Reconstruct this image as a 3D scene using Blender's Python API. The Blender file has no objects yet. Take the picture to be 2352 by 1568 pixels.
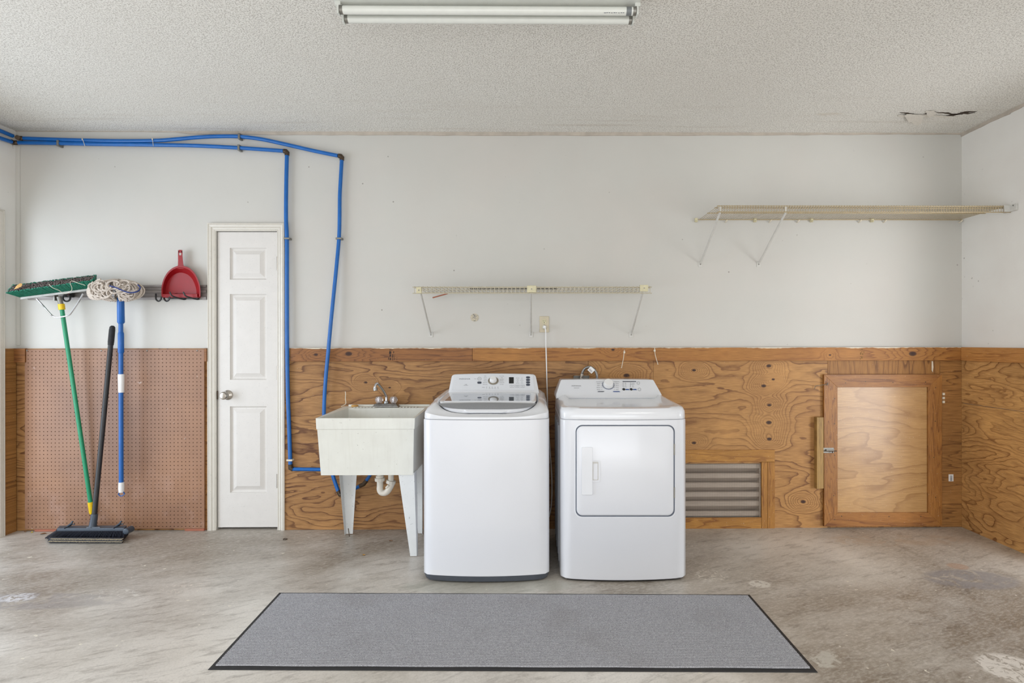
import bpy, math, random
from mathutils import Vector, Matrix
random.seed(7)
R = math.radians
SC = bpy.context.scene
COL = SC.collection

# ------------------------------------------------------------------ camera
D, H = 3.9, 1.259            # distance to the back wall, eye height
F = 340.0 * D                # focal length in pixels of the 2352 wide frame
TH, PHI = math.atan(7.5e-6 * F), -0.0012
VPX, VPY = 1215.0, 785.0
CX, CY = VPX + F * math.tan(TH), VPY
fw = Vector((math.sin(TH), math.cos(TH), 0)); rg = Vector((math.cos(TH), -math.sin(TH), 0)); up0 = Vector((0, 0, 1))
rt = rg * math.cos(PHI) + up0 * math.sin(PHI)
up = -rg * math.sin(PHI) + up0 * math.cos(PHI)
CAM = Vector((0, -D, H))
cd = bpy.data.cameras.new('camera'); cam = bpy.data.objects.new('camera', cd); COL.objects.link(cam)
cam.matrix_world = Matrix(((rt.x, up.x, -fw.x, CAM.x), (rt.y, up.y, -fw.y, CAM.y), (rt.z, up.z, -fw.z, CAM.z), (0, 0, 0, 1)))
cd.sensor_width = 36; cd.lens = F / 2352 * 36
cd.shift_x = -(CX - 1176) / 2352; cd.shift_y = (CY - 784) / 2352
cd.clip_start = 0.05
SC.camera = cam

# ------------------------------------------------------------------ world, light, exposure
w = bpy.data.worlds.new('world'); SC.world = w; w.use_nodes = True
bg = w.node_tree.nodes['Background']; bg.inputs[0].default_value = (0.86, 0.93, 1.0, 1); bg.inputs[1].default_value = 1.5

def area(name, loc, target, sx, sy, power, col):
    l = bpy.data.lights.new(name, 'AREA'); l.shape = 'RECTANGLE'; l.size = sx; l.size_y = sy; l.energy = power; l.color = col
    o = bpy.data.objects.new(name, l); COL.objects.link(o); o.location = loc
    o.rotation_euler = (Vector(target) - Vector(loc)).to_track_quat('-Z', 'Z').to_euler()
    return o
# daylight through the open garage door behind the camera, the side door on the right, the window door on the left
area('garage_daylight', (0.5, -7.7, 1.1), (0.5, 0, 1.0), 5.2, 1.9, 66, (0.98, 0.985, 0.99))
# added unseen fill, low and aimed up, to brighten the ceiling
area('ceiling_fill', (-0.2, -4.6, 0.12), (-0.2, -3.4, 3.0), 5.6, 4.6, 99, (1.0, 0.985, 0.965))
area('right_door_daylight', (3.9, -2.85, 0.86), (1.3, 0.3, 0.8), 1.5, 1.6, 76, (0.98, 0.985, 1.0))
area('left_door_daylight', (-4.1, -2.05, 1.2), (0, -1.4, 0.9), 2.2, 1.9, 72, (0.79, 0.88, 1.0))
for lx in (-1.7, 1.5): area('floor_fill', (lx, -4.3, 2.52), (lx, -4.2, 0), 1.2, 0.25, 20, (1.0, 0.98, 0.95))  # unseen overhead fill added to brighten the floor
SC.view_settings.view_transform = 'Standard'; SC.view_settings.look = 'None'
SC.view_settings.exposure = -0.12; SC.view_settings.gamma = 1; SC.view_settings.use_curve_mapping = False

# ------------------------------------------------------------------ pixel -> place
def ray(px, py):
    return rt * ((px - CX) / F) - up * ((py - CY) / F) + fw
def P(px, py, Y=0.0):                       # point on the upright plane Y = const
    d = ray(px, py); return CAM + d * ((Y - CAM.y) / d.y)
def PF(px, py, z=0.0):                      # point on the level plane z = const
    d = ray(px, py); return CAM + d * ((z - CAM.z) / d.z)
def PX(px, py, X):
    d = ray(px, py); return CAM + d * ((X - CAM.x) / d.x)
def PP(px, py, p0, n):
    d = ray(px, py); return CAM + d * ((Vector(p0) - CAM).dot(n) / d.dot(n))
def S(px, Y=0.0): return px * (D + Y) / F    # pixel length -> metres at depth Y

# ------------------------------------------------------------------ mesh helpers
class MB:
    def __init__(s): s.v = []; s.f = []
    def add(s, vs, fs):
        n = len(s.v); s.v += [tuple(a) for a in vs]; s.f += [tuple(i + n for i in f) for f in fs]; return s
    def box(s, a, b):
        x0, x1 = sorted((a[0], b[0])); y0, y1 = sorted((a[1], b[1])); z0, z1 = sorted((a[2], b[2]))
        return s.add([(x0, y0, z0), (x1, y0, z0), (x1, y1, z0), (x0, y1, z0), (x0, y0, z1), (x1, y0, z1), (x1, y1, z1), (x0, y1, z1)],
                     [(0, 3, 2, 1), (4, 5, 6, 7), (0, 1, 5, 4), (1, 2, 6, 5), (2, 3, 7, 6), (3, 0, 4, 7)])
    def hexa(s, bot, top):                  # two loops of four points
        return s.add(list(bot) + list(top), [(3, 2, 1, 0), (4, 5, 6, 7), (0, 1, 5, 4), (1, 2, 6, 5), (2, 3, 7, 6), (3, 0, 4, 7)])
    def prism(s, poly, off):                # polygon (3D points) pushed along off
        n = len(poly); off = Vector(off); vs = [Vector(p) for p in poly]; vs += [p + off for p in vs]
        return s.add(vs, [tuple(range(n))[::-1], tuple(range(n, 2 * n))] + [(i, (i + 1) % n, n + (i + 1) % n, n + i) for i in range(n)])
    def loft(s, rings, cap0=True, cap1=True):
        n = len(rings[0]); vs = [p for r in rings for p in r]; fs = []
        for k in range(len(rings) - 1):
            for i in range(n):
                j = (i + 1) % n; fs.append((k * n + i, k * n + j, (k + 1) * n + j, (k + 1) * n + i))
        if cap0: fs.append(tuple(range(n))[::-1])
        if cap1: fs.append(tuple((len(rings) - 1) * n + i for i in range(n)))
        return s.add(vs, fs)
    def tube(s, pts, r, n=10, closed=False, caps=True):
        pts = [Vector(p) for p in pts]; m = len(pts); rings = []; prev = None
        for i, p in enumerate(pts):
            a = pts[(i - 1) % m] if (closed or i > 0) else p; b = pts[(i + 1) % m] if (closed or i < m - 1) else p
            t = (b - a).normalized()
            if prev is None:
                u = t.orthogonal().normalized()
            else:
                u = (prev - t * prev.dot(t)); u = u.normalized() if u.length > 1e-6 else t.orthogonal().normalized()
            prev = u; v = t.cross(u); rr = r[i] if isinstance(r, (list, tuple)) else r
            rings.append([p + (u * math.cos(2 * math.pi * k / n) + v * math.sin(2 * math.pi * k / n)) * rr for k in range(n)])
        if closed: rings.append(rings[0]); return s.loft(rings, False, False)
        return s.loft(rings, caps, caps)
    def lathe(s, prof, c, axis=(0, 0, 1), n=24):   # prof: (radius, height) along axis from c
        ax = Vector(axis).normalized(); u = ax.orthogonal().normalized(); v = ax.cross(u); c = Vector(c)
        return s.loft([[c + ax * h + (u * math.cos(2 * math.pi * k / n) + v * math.sin(2 * math.pi * k / n)) * max(r, 1e-5) for k in range(n)] for r, h in prof])
    def disc(s, c, nrm, r, h=0.001, n=20, ex=1.0):
        return s.lathe([(r, 0), (r, h)], c, nrm, n)

def smooth_pts(pts, k=8):
    pts = [Vector(p) for p in pts]; out = []
    for i in range(len(pts) - 1):
        p0 = pts[max(i - 1, 0)]; p1 = pts[i]; p2 = pts[i + 1]; p3 = pts[min(i + 2, len(pts) - 1)]
        for j in range(k):
            t = j / k
            out.append(0.5 * ((2 * p1) + (p2 - p0) * t + (2 * p0 - 5 * p1 + 4 * p2 - p3) * t * t + (3 * p1 - p0 - 3 * p2 + p3) * t ** 3))
    out.append(pts[-1]); return out

def link(name, me, parent=None):
    o = bpy.data.objects.new(name, me); COL.objects.link(o)
    if parent is not None: o.parent = parent
    return o
def wloc(o):
    v = Vector((0, 0, 0))
    while o is not None: v += o.location; o = o.parent
    return v
def obj(name, mb, m, parent=None, smooth=False, bevel=0, seg=2, label=None, kind=None, angle=35):
    off = wloc(parent) if parent is not None else Vector((0, 0, 0))
    me = bpy.data.meshes.new(name)
    me.from_pydata([(a[0] - off.x, a[1] - off.y, a[2] - off.z) for a in mb.v], [], mb.f); me.validate(); me.update()
    me.materials.append(m)
    o = link(name, me, parent)
    if smooth or bevel:
        me.shade_smooth()
        me.set_sharp_from_angle(angle=R(angle))
    if bevel:
        b = o.modifiers.new('bevel', 'BEVEL'); b.width = bevel; b.segments = seg; b.limit_method = 'ANGLE'; b.angle_limit = R(30); b.harden_normals = True
    if label: o['label'] = label
    if kind: o['kind'] = kind
    return o
def thing(name, label, cat, loc=(0, 0, 0), group=None):
    o = bpy.data.objects.new(name, None); COL.objects.link(o); o.location = loc; o.empty_display_size = 0.1
    o['label'] = label; o['category'] = cat
    if group: o['group'] = group
    return o
def tag(o, label, cat, group=None):
    o['label'] = label; o['category'] = cat
    if group: o['group'] = group
    return o
def dupp(src, parent, dloc, name=None):     # linked copy of a part
    c = src.copy(); COL.objects.link(c); c.parent = parent; c.location = src.location + Vector(dloc); return c
def text(s, size, pos, xdir, ydir, m, parent, name='lettering', align='CENTER', ext=0.0002, sx=1.0):
    cu = bpy.data.curves.new('t', 'FONT'); cu.body = s; cu.size = size; cu.align_x = align; cu.align_y = 'CENTER'; cu.extrude = ext; cu.resolution_u = 2
    t = bpy.data.objects.new('t', cu); COL.objects.link(t); bpy.context.view_layer.update()
    me = bpy.data.meshes.new_from_object(t.evaluated_get(bpy.context.evaluated_depsgraph_get()))
    bpy.data.objects.remove(t); bpy.data.curves.remove(cu)
    xd = Vector(xdir).normalized(); yd = Vector(ydir).normalized(); zd = xd.cross(yd)
    off = wloc(parent) if parent is not None else Vector((0, 0, 0)); pos = Vector(pos)
    for v in me.vertices:
        c = v.co.copy(); v.co = pos + xd * c.x * sx + yd * c.y + zd * c.z - off
    me.materials.clear(); me.materials.append(m); me.name = name
    return link(name, me, parent)

# ------------------------------------------------------------------ materials
class NT:
    def __init__(s, name):
        s.m = bpy.data.materials.new(name); s.m.use_nodes = True; s.t = s.m.node_tree; s.b = s.t.nodes['Principled BSDF']
    def n(s, typ, **kw):
        nd = s.t.nodes.new(typ)
        for k, v in kw.items(): setattr(nd, k, v)
        return nd
    def link(s, a, b): s.t.links.new(a, b)
    def setin(s, nd, i, v):
        if isinstance(v, bpy.types.NodeSocket): s.t.links.new(v, nd.inputs[i])
        elif v is not None: nd.inputs[i].default_value = v
    def math(s, op, a, b=None, c=None, clamp=False):
        nd = s.n('ShaderNodeMath', operation=op); nd.use_clamp = clamp
        s.setin(nd, 0, a)
        if b is not None: s.setin(nd, 1, b)
        if c is not None: s.setin(nd, 2, c)
        return nd.outputs[0]
    def pos(s): return s.n('ShaderNodeNewGeometry').outputs['Position']
    def ocoord(s): return s.n('ShaderNodeTexCoord').outputs['Object']
    def sep(s, v): nd = s.n('ShaderNodeSeparateXYZ'); s.link(v, nd.inputs[0]); return nd.outputs
    def comb(s, x, y, z):
        nd = s.n('ShaderNodeCombineXYZ'); s.setin(nd, 0, x); s.setin(nd, 1, y); s.setin(nd, 2, z); return nd.outputs[0]
    def mapping(s, v, scale=(1, 1, 1), loc=(0, 0, 0), rot=(0, 0, 0)):
        nd = s.n('ShaderNodeMapping'); s.link(v, nd.inputs[0]); nd.inputs['Scale'].default_value = scale; nd.inputs['Location'].default_value = loc; nd.inputs['Rotation'].default_value = rot
        return nd.outputs[0]
    def noise(s, v, scale, detail=3, rough=0.55, dist=0.0):
        nd = s.n('ShaderNodeTexNoise'); s.link(v, nd.inputs['Vector']); nd.inputs['Scale'].default_value = scale
        nd.inputs['Detail'].default_value = detail; nd.inputs['Roughness'].default_value = rough; nd.inputs['Distortion'].default_value = dist
        return nd.outputs['Fac']
    def voro(s, v, scale, feature='F1'):
        nd = s.n('ShaderNodeTexVoronoi', feature=feature); s.link(v, nd.inputs['Vector']); nd.inputs['Scale'].default_value = scale; return nd.outputs
    def ramp(s, fac, stops, interp='LINEAR'):
        nd = s.n('ShaderNodeValToRGB'); s.link(fac, nd.inputs[0]); cr = nd.color_ramp; cr.interpolation = interp
        while len(cr.elements) < len(stops): cr.elements.new(0.5)
        for e, (p, c) in zip(cr.elements, stops):
            e.position = p; e.color = (c, c, c, 1) if isinstance(c, (int, float)) else (c[0], c[1], c[2], 1)
        return nd.outputs[0]
    def mix(s, fac, a, b, mode='MIX'):
        nd = s.n('ShaderNodeMix', data_type='RGBA', blend_type=mode)
        s.setin(nd, 0, fac)
        for i, v in ((6, a), (7, b)):
            if isinstance(v, bpy.types.NodeSocket): s.link(v, nd.inputs[i])
            else: nd.inputs[i].default_value = (v[0], v[1], v[2], 1)
        return nd.outputs[2]
    def bump(s, h, strength, dist=0.002):
        nd = s.n('ShaderNodeBump'); s.link(h, nd.inputs['Height']); nd.inputs['Strength'].default_value = strength; nd.inputs['Distance'].default_value = dist
        s.link(nd.outputs[0], s.b.inputs['Normal']); return nd
    def fin(s, col, rough=0.5, metal=0.0, spec=None, coat=None):
        s.setin(s.b, 'Base Color', col if isinstance(col, bpy.types.NodeSocket) else (col[0], col[1], col[2], 1))
        s.setin(s.b, 'Roughness', rough); s.b.inputs['Metallic'].default_value = metal
        if spec is not None: s.b.inputs['Specular IOR Level'].default_value = spec
        if coat is not None: s.b.inputs['Coat Weight'].default_value = coat; s.b.inputs['Coat Roughness'].default_value = 0.08
        return s.m

def lin(r, g, b):
    f = lambda c: ((c / 255 + 0.055) / 1.055) ** 2.4 if c > 10 else c / 255 / 12.92
    return (f(r), f(g), f(b))

def plain(name, rgb, rough=0.5, metal=0.0, var=0.06, scale=30, coat=None, speck=0.0, bump=0.0):
    t = NT(name); v = t.ocoord(); c = lin(*rgb)
    n = t.noise(v, scale, 4)
    col = t.mix(t.ramp(n, [(0.35, 0.0), (0.7, 1.0)]), [x * (1 - var) for x in c], [min(1, x * (1 + var)) for x in c])
    if speck:
        sp = t.noise(v, scale * 9, 2); col = t.mix(t.math('MULTIPLY', t.ramp(sp, [(0.66, 0.0), (0.72, 1.0)]), speck), col, [x * 0.25 for x in c])
    if bump: t.bump(t.noise(v, scale * 6, 3), bump, 0.001)
    return t.fin(col, rough, metal, coat=coat)

def wood(name, light, dark, grain='x', across='z', su=0.55, sv=3.2, dens=9.0, warp=2.3, knots=(), seed=0.0, line=0.75, rough=0.55, blotch=None, objc=False, sheen=None):
    t = NT(name); p = t.ocoord() if objc else t.pos(); X = t.sep(p); ax = {'x': 0, 'y': 1, 'z': 2}
    u = X[ax[grain]]; v = X[ax[across]]
    vec = t.comb(t.math('MULTIPLY', u, su), seed, t.math('MULTIPLY', v, sv))
    n1 = t.noise(vec, 1.0, 3, 0.5, 0.3)
    vec2 = t.comb(t.math('MULTIPLY', u, su * 7), seed + 3, t.math('MULTIPLY', v, sv * 5)); n2 = t.noise(vec2, 1.0, 3, 0.5)
    field = t.math('ADD', t.math('MULTIPLY', n1, warp), t.math('MULTIPLY', n2, 0.16))
    field = t.math('ADD', field, t.math('MULTIPLY', v, 0.55))
    kd = None
    for (kx, kz, rr) in knots:
        dx = t.math('DIVIDE', t.math('SUBTRACT', u, kx), rr); dz = t.math('DIVIDE', t.math('SUBTRACT', v, kz), rr * 0.62)
        d2 = t.math('ADD', t.math('MULTIPLY', dx, dx), t.math('MULTIPLY', dz, dz))
        g = t.math('POWER', 2.718, t.math('MULTIPLY', d2, -0.035))
        field = t.math('ADD', field, t.math('MULTIPLY', g, 0.75))
        k = t.math('SUBTRACT', 1.0, t.math('DIVIDE', d2, 1.2), clamp=True)
        kd = k if kd is None else t.math('MAXIMUM', kd, k)
    fr = t.math('FRACT', t.math('MULTIPLY', field, dens))
    ln = t.ramp(fr, [(0.0, 0.08), (0.5, 0.06), (0.80, 0.45), (0.92, 1.0), (0.965, 0.9), (1.0, 0.08)])
    patch = t.ramp(t.noise(t.comb(t.math('MULTIPLY', u, 1.2), seed + 9, t.math('MULTIPLY', v, 3.5)), 1.0, 3), [(0.3, 0.45), (0.62, 1.0)])
    ln = t.math('MULTIPLY', t.math('MULTIPLY', ln, patch), line * 1.2, clamp=True)
    col = t.mix(ln, lin(*light), lin(*dark))
    fib = t.noise(t.comb(t.math('MULTIPLY', u, 14), seed, t.math('MULTIPLY', v, 420)), 1.0, 2)
    col = t.mix(t.math('MULTIPLY', t.ramp(fib, [(0.38, 0.0), (0.66, 1.0)]), 0.5), col, lin(*dark))
    bl = t.noise(t.comb(t.math('MULTIPLY', u, 0.8), seed + 5, t.math('MULTIPLY', v, 1.3)), 2.2, 4)
    if blotch is None: blotch = [c * 0.8 for c in dark]
    col = t.mix(t.math('MULTIPLY', t.ramp(bl, [(0.45, 0.0), (0.75, 1.0)]), 0.42), col, lin(*blotch))
    pale = t.noise(t.comb(t.math('MULTIPLY', u, 1.1), seed + 15, v), 3.0, 3)
    col = t.mix(t.math('MULTIPLY', t.ramp(pale, [(0.55, 0.0), (0.75, 1.0)]), 0.28), col, [min(1, c * 1.45) for c in lin(*light)])
    if kd is not None: col = t.mix(t.ramp(kd, [(0.0, 0.0), (0.45, 0.85), (1.0, 1.0)]), col, lin(52, 24, 14))
    spk = t.noise(p, 160, 2); col = t.mix(t.math('MULTIPLY', t.ramp(spk, [(0.70, 0.0), (0.74, 1.0)]), 0.5), col, lin(214, 200, 180))
    t.bump(ln, -0.12, 0.001)
    return t.fin(col, rough, 0, 0.45)

M = {}
# painted drywall: off-white, with scuffs, specks and soft grime
def paint(name, rgb, grime=0.35, scale=1.0):
    t = NT(name); p = t.pos(); c = lin(*rgb)
    n = t.noise(p, 1.3 * scale, 4); col = t.mix(t.ramp(n, [(0.35, 0.0), (0.7, 1.0)]), c, [x * 0.94 for x in c])
    tint = t.noise(t.mapping(p, loc=(4, 2, 7)), 2.2, 3)
    col = t.mix(t.math('MULTIPLY', t.ramp(tint, [(0.45, 0.0), (0.7, 1.0)]), 0.18), col, lin(208, 196, 188))
    f = t.noise(p, 90, 3); col = t.mix(t.math('MULTIPLY', t.ramp(f, [(0.6, 0.0), (0.8, 1.0)]), 0.12 * grime), col, lin(140, 130, 118))
    vo = t.voro(p, 8.5); vn = t.noise(p, 5.0, 2)
    sp = t.math('MULTIPLY', t.ramp(vo[0], [(0.0, 1.0), (0.03, 1.0), (0.05, 0.0)]), t.ramp(vn, [(0.48, 0.0), (0.56, 1.0)]))
    col = t.mix(t.math('MULTIPLY', sp, 0.6), col, lin(96, 84, 74))
    s2 = t.noise(t.mapping(p, scale=(1, 1, 1.0), loc=(9, 1, 3)), 26, 2); s3 = t.noise(p, 3.1, 2)
    sc = t.math('MULTIPLY', t.ramp(s2, [(0.735, 0.0), (0.76, 1.0)]), t.ramp(s3, [(0.5, 0.0), (0.6, 1.0)]))
    col = t.mix(t.math('MULTIPLY', sc, 0.45), col, lin(120, 110, 100))
    t.bump(t.noise(p, 60, 3), 0.08, 0.002)
    return t.fin(col, 0.6, 0, 0.35)
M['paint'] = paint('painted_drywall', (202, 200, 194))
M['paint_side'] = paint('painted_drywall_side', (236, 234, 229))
M['tape'] = plain('ceiling_tape', (186, 176, 164), 0.75, var=0.12, scale=14)
# popcorn ceiling
t = NT('popcorn_ceiling'); p = t.pos()
v1 = t.voro(p, 200); n1 = t.noise(p, 150, 4, 0.6)
h = t.math('ADD', t.math('MULTIPLY', v1[0], -0.9), n1)
col = t.mix(t.ramp(n1, [(0.40, 0.0), (0.52, 1.0)]), lin(190, 186, 179), lin(237, 235, 229))  # hollows of the popcorn painted darker, shade put into the colour
big = t.noise(p, 0.9, 3); col = t.mix(t.math('MULTIPLY', t.ramp(big, [(0.4, 0.0), (0.7, 1.0)]), 0.3), col, lin(214, 209, 201))
st = t.noise(t.mapping(p, scale=(0.35, 5, 1)), 2.6, 4); sx = t.sep(p)
near = t.ramp(sx[1], [(0.0, 1.0), (1.0, 1.0)])
nearw = t.math('ADD', t.math('MULTIPLY', sx[1], 1.4), 1.0, clamp=True)
col = t.mix(t.math('MULTIPLY', t.math('MULTIPLY', t.ramp(st, [(0.55, 0.0), (0.72, 1.0)]), nearw), 0.4), col, lin(176, 160, 142))
t.bump(h, 0.3, 0.005); M['ceiling'] = t.fin(col, 0.9, 0, 0.2)
# concrete floor
t = NT('concrete_floor'); p = t.pos()
rot = t.mapping(p, rot=(0, 0, R(-24)))
n0 = t.noise(rot, 0.8, 5, 0.55, 0.6); base = t.mix(t.ramp(n0, [(0.35, 0.0), (0.62, 1.0)]), lin(222, 217, 209), lin(150, 140, 127))
X = t.sep(p)
# brown soiled area on the right half of the slab and in front of the mat
bx = t.math('SUBTRACT', 1.0, t.math('ADD', t.math('POWER', t.math('ABSOLUTE', t.math('DIVIDE', t.math('SUBTRACT', X[0], 2.1), 1.35)), 2.0), t.math('POWER', t.math('ABSOLUTE', t.math('DIVIDE', t.math('ADD', X[1], 1.55), 0.72)), 2.0)), clamp=True)
bn = t.noise(rot, 1.7, 5, 0.6, 0.5)
col = t.mix(t.math('MULTIPLY', t.math('MULTIPLY', t.math('MULTIPLY', bx, 1.9, clamp=True), t.ramp(bn, [(0.3, 0.35), (0.58, 1.0)])), 0.85), base, lin(104, 86, 62))
bx2 = t.math('SUBTRACT', 1.0, t.math('ADD', t.math('POWER', t.math('ABSOLUTE', t.math('DIVIDE', t.math('ADD', X[0], 2.3), 1.5)), 2.0), t.math('POWER', t.math('ABSOLUTE', t.math('DIVIDE', t.math('ADD', X[1], 1.05), 0.45)), 2.0)), clamp=True)
col = t.mix(t.math('MULTIPLY', t.math('MULTIPLY', t.math('MULTIPLY', bx2, 1.6, clamp=True), t.ramp(bn, [(0.35, 0.1), (0.6, 1.0)])), 0.45), col, lin(126, 116, 104))
wn = t.noise(t.mapping(rot, scale=(0.7, 2.0, 1), loc=(3, 1, 0)), 1.5, 5, 0.6, 0.4)
col = t.mix(t.math('MULTIPLY', t.ramp(wn, [(0.52, 0.0), (0.72, 1.0)]), 0.5), col, lin(214, 209, 202))
gr = t.noise(t.mapping(rot, scale=(1, 3.5, 1), loc=(7, 0, 0)), 7.0, 6, 0.7, 0.5)
col = t.mix(t.math('MULTIPLY', t.ramp(gr, [(0.5, 0.0), (0.75, 1.0)]), 0.7), col, lin(100, 90, 80))
gr2 = t.noise(t.mapping(rot, scale=(1, 2.2, 1), loc=(1, 5, 0)), 34, 5, 0.7)
col = t.mix(t.math('MULTIPLY', t.ramp(gr2, [(0.45, 0.0), (0.75, 1.0)]), 0.5), col, lin(228, 222, 214))
gr3 = t.noise(rot, 120, 4, 0.7); col = t.mix(t.math('MULTIPLY', t.ramp(gr3, [(0.5, 0.0), (0.75, 1.0)]), 0.3), col, lin(100, 92, 84))
vd = t.noise(p, 22, 3, 0.5); spn = t.noise(p, 1.6, 2)
dr = t.math('MULTIPLY', t.ramp(vd, [(0.705, 0.0), (0.72, 1.0)]), t.ramp(spn, [(0.5, 0.0), (0.56, 1.0)]))
col = t.mix(t.math('MULTIPLY', dr, 0.85), col, lin(228, 222, 206))
vs = t.voro(t.mapping(p, scale=(1, 1, 1)), 9); ds = t.ramp(vs[0], [(0.0, 1.0), (0.035, 1.0), (0.05, 0.0)])
col = t.mix(t.math('MULTIPLY', ds, 0.75), col, lin(230, 224, 210))
def spot(cx_, cy_, rx_, ry_, rgb_, amt, sc_=18, lo=.42):
    global col
    q_ = PF(cx_, cy_); a_ = t.math('DIVIDE', t.math('SUBTRACT', X[0], q_.x), rx_); b_ = t.math('DIVIDE', t.math('SUBTRACT', X[1], q_.y), ry_)
    m_ = t.math('SUBTRACT', 1.0, t.math('ADD', t.math('MULTIPLY', a_, a_), t.math('MULTIPLY', b_, b_)), clamp=True)
    n_ = t.ramp(t.noise(t.mapping(p, loc=(cx_ * .01, cy_ * .01, 0)), sc_, 5, 0.65, 1.0), [(lo, 0.0), (lo + .08, 1.0)])
    col = t.mix(t.math('MULTIPLY', t.math('MULTIPLY', t.ramp(m_, [(0.0, 0.0), (0.35, 1.0)]), n_), amt), col, lin(*rgb_))
spot(1745, 1341, .06, .05, (220, 216, 206), .75, 30, .40); spot(1635, 1322, .10, .09, (222, 216, 206), .7, 40, .5)
spot(1885, 1512, .10, .07, (196, 192, 182), .8, 14, .46); spot(2325, 1535, .13, .12, (226, 220, 212), .9, 26, .42)
spot(2230, 1330, .26, .14, (138, 136, 138), .7, 8, .40); spot(2200, 1300, .06, .05, (176, 134, 106), .4, 8, .3)
spot(40, 1372, .10, .06, (222, 222, 226), .7, 26, .46); spot(250, 1365, .18, .07, (216, 212, 204), .8, 34, .54); spot(420, 1350, .12, .08, (220, 210, 200), .8, 40, .55)
spot(60, 1380, .5, .10, (128, 126, 132), .35, 6, .42); spot(2060, 1240, .5, .12, (176, 150, 124), .35, 6, .45); spot(1120, 1345, .5, .1, (168, 170, 158), .4, 6, .3)
t.bump(t.math('ADD', gr2, gr), 0.12, 0.003)
M['floor'] = t.fin(col, t.ramp(n0, [(0.3, 0.3), (0.7, 0.5)]), 0, 0.55)

def kz(px, py, r): q = P(px, py, -0.012); return (q.x, q.z, S(r))
M['ply_left'] = wood('plywood_left', (180, 134, 82), (90, 52, 26), knots=[kz(840, 878, 4), kz(895, 890, 3)], seed=1.3, warp=2.0, line=0.9, dens=13, sv=2.6, blotch=(128, 84, 44))
M['ply_mid'] = wood('plywood_middle', (190, 142, 84), (102, 60, 28), knots=[kz(1766, 840, 6), kz(1776, 871, 4), kz(1754, 886, 6), kz(1767, 930, 5), kz(1766, 970, 7), kz(1767, 1008, 6), kz(1594, 850, 5), kz(1594, 1017, 5), kz(1439, 862, 7), kz(1338, 846, 8), kz(1845, 1152, 6)], seed=4.1, warp=1.7, sv=2.4, dens=11, line=0.85, blotch=(150, 102, 54))
M['ply_gap'] = wood('plywood_vertical_grain', (170, 120, 62), (104, 64, 28), grain='z', across='x', seed=8.2, su=0.4, sv=3.4, dens=8)
M['ply_corner'] = wood('plywood_corner', (180, 130, 72), (100, 62, 30), seed=9.2, su=0.4, sv=6)
M['ply_side'] = wood('plywood_side_wall', (220, 170, 106), (122, 76, 38), grain='y', across='z', seed=12.2, su=0.8, sv=3.0, warp=2.2, dens=12)
M['ply_hatch'] = wood('plywood_hatch', (188, 148, 96), (142, 100, 56), seed=15.7, warp=1.9, sv=2.0, dens=7, rough=0.33, line=0.7, blotch=(160, 116, 66))
_b = M['ply_hatch'].node_tree.nodes['Principled BSDF']; _b.inputs['Coat Weight'].default_value = 0.3; _b.inputs['Coat Roughness'].default_value = 0.2
M['pine_x'] = wood('pine_board', (176, 122, 60), (112, 64, 26), seed=21.0, su=0.5, sv=9, warp=2.2, dens=5, knots=[kz(1345 + 62, 803, 4), kz(1903, 815, 3), kz(2092, 812, 9)], blotch=(146, 84, 36))
M['pine_dark'] = wood('pine_board_brown', (154, 102, 54), (88, 50, 24), seed=25.0, su=0.5, sv=9, warp=2.2, dens=5, knots=[kz(728, 814, 5), kz(803, 812, 8)], blotch=(112, 66, 32))
M['pine_vx'] = wood('vent_frame_board', (190, 138, 66), (120, 70, 28), seed=31.0, su=0.9, sv=10, warp=2.0, dens=4)
M['pine_vz'] = wood('vent_frame_post', (188, 134, 62), (116, 66, 26), grain='z', across='x', seed=35.0, su=0.9, sv=12, warp=2.0, dens=5)
M['pine_hx'] = wood('hatch_rail', (170, 116, 58), (108, 62, 28), seed=41.0, su=0.7, sv=9, warp=2.0, dens=4, rough=0.45)
M['pine_hz'] = wood('hatch_stile', (170, 116, 56), (100, 56, 24), grain='z', across='x', seed=45.0, su=0.8, sv=11, warp=2.4, dens=8, rough=0.45)
M['pine_y'] = wood('pine_board_side', (204, 146, 80), (140, 84, 40), grain='y', seed=51.0, su=0.7, sv=9, dens=5)
M['grey_wood'] = wood('weathered_block', (182, 146, 86), (98, 70, 42), grain='z', across='x', seed=55.0, su=0.8, sv=26, warp=2.6, dens=3, blotch=(120, 100, 76))
M['slat'] = wood('louver_slat_wood', (238, 222, 206), (196, 176, 156), seed=61.0, su=0.6, sv=20, dens=3, line=0.4, blotch=(196, 178, 160))
M['recess_dark'] = plain('dark_recess', (104, 92, 80), 0.9)  # dark tone for the vent shaft, also painted shade behind the pegboard holes
M['screen'] = plain('vent_screen_wire', (128, 120, 112), 0.5, 0.3)
# pegboard
t = NT('pegboard_hardboard'); p = t.pos(); n = t.noise(p, 2.0, 4)
col = t.mix(t.ramp(n, [(0.35, 0.0), (0.65, 1.0)]), lin(156, 116, 88), lin(133, 98, 76))
X = t.sep(p); low = t.math('SUBTRACT', 1.0, t.math('MULTIPLY', X[2], 1.7), clamp=True)
sn = t.noise(t.mapping(p, scale=(1.3, 1, 1)), 5.0, 6, 0.7)
col = t.mix(t.math('MULTIPLY', t.math('MULTIPLY', t.ramp(sn, [(0.5, 0.0), (0.7, 1.0)]), low), 0.45), col, lin(190, 160, 150))
f = t.noise(p, 260, 3); col = t.mix(t.math('MULTIPLY', t.ramp(f, [(0.4, 0.0), (0.7, 1.0)]), 0.18), col, lin(120, 82, 62))
s2 = t.noise(t.mapping(p, loc=(2, 0, 5)), 30, 3); col = t.mix(t.math('MULTIPLY', t.ramp(s2, [(0.72, 0.0), (0.76, 1.0)]), 0.5), col, lin(214, 196, 186))
M['peg'] = t.fin(col, 0.42, 0, 0.4)
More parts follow.
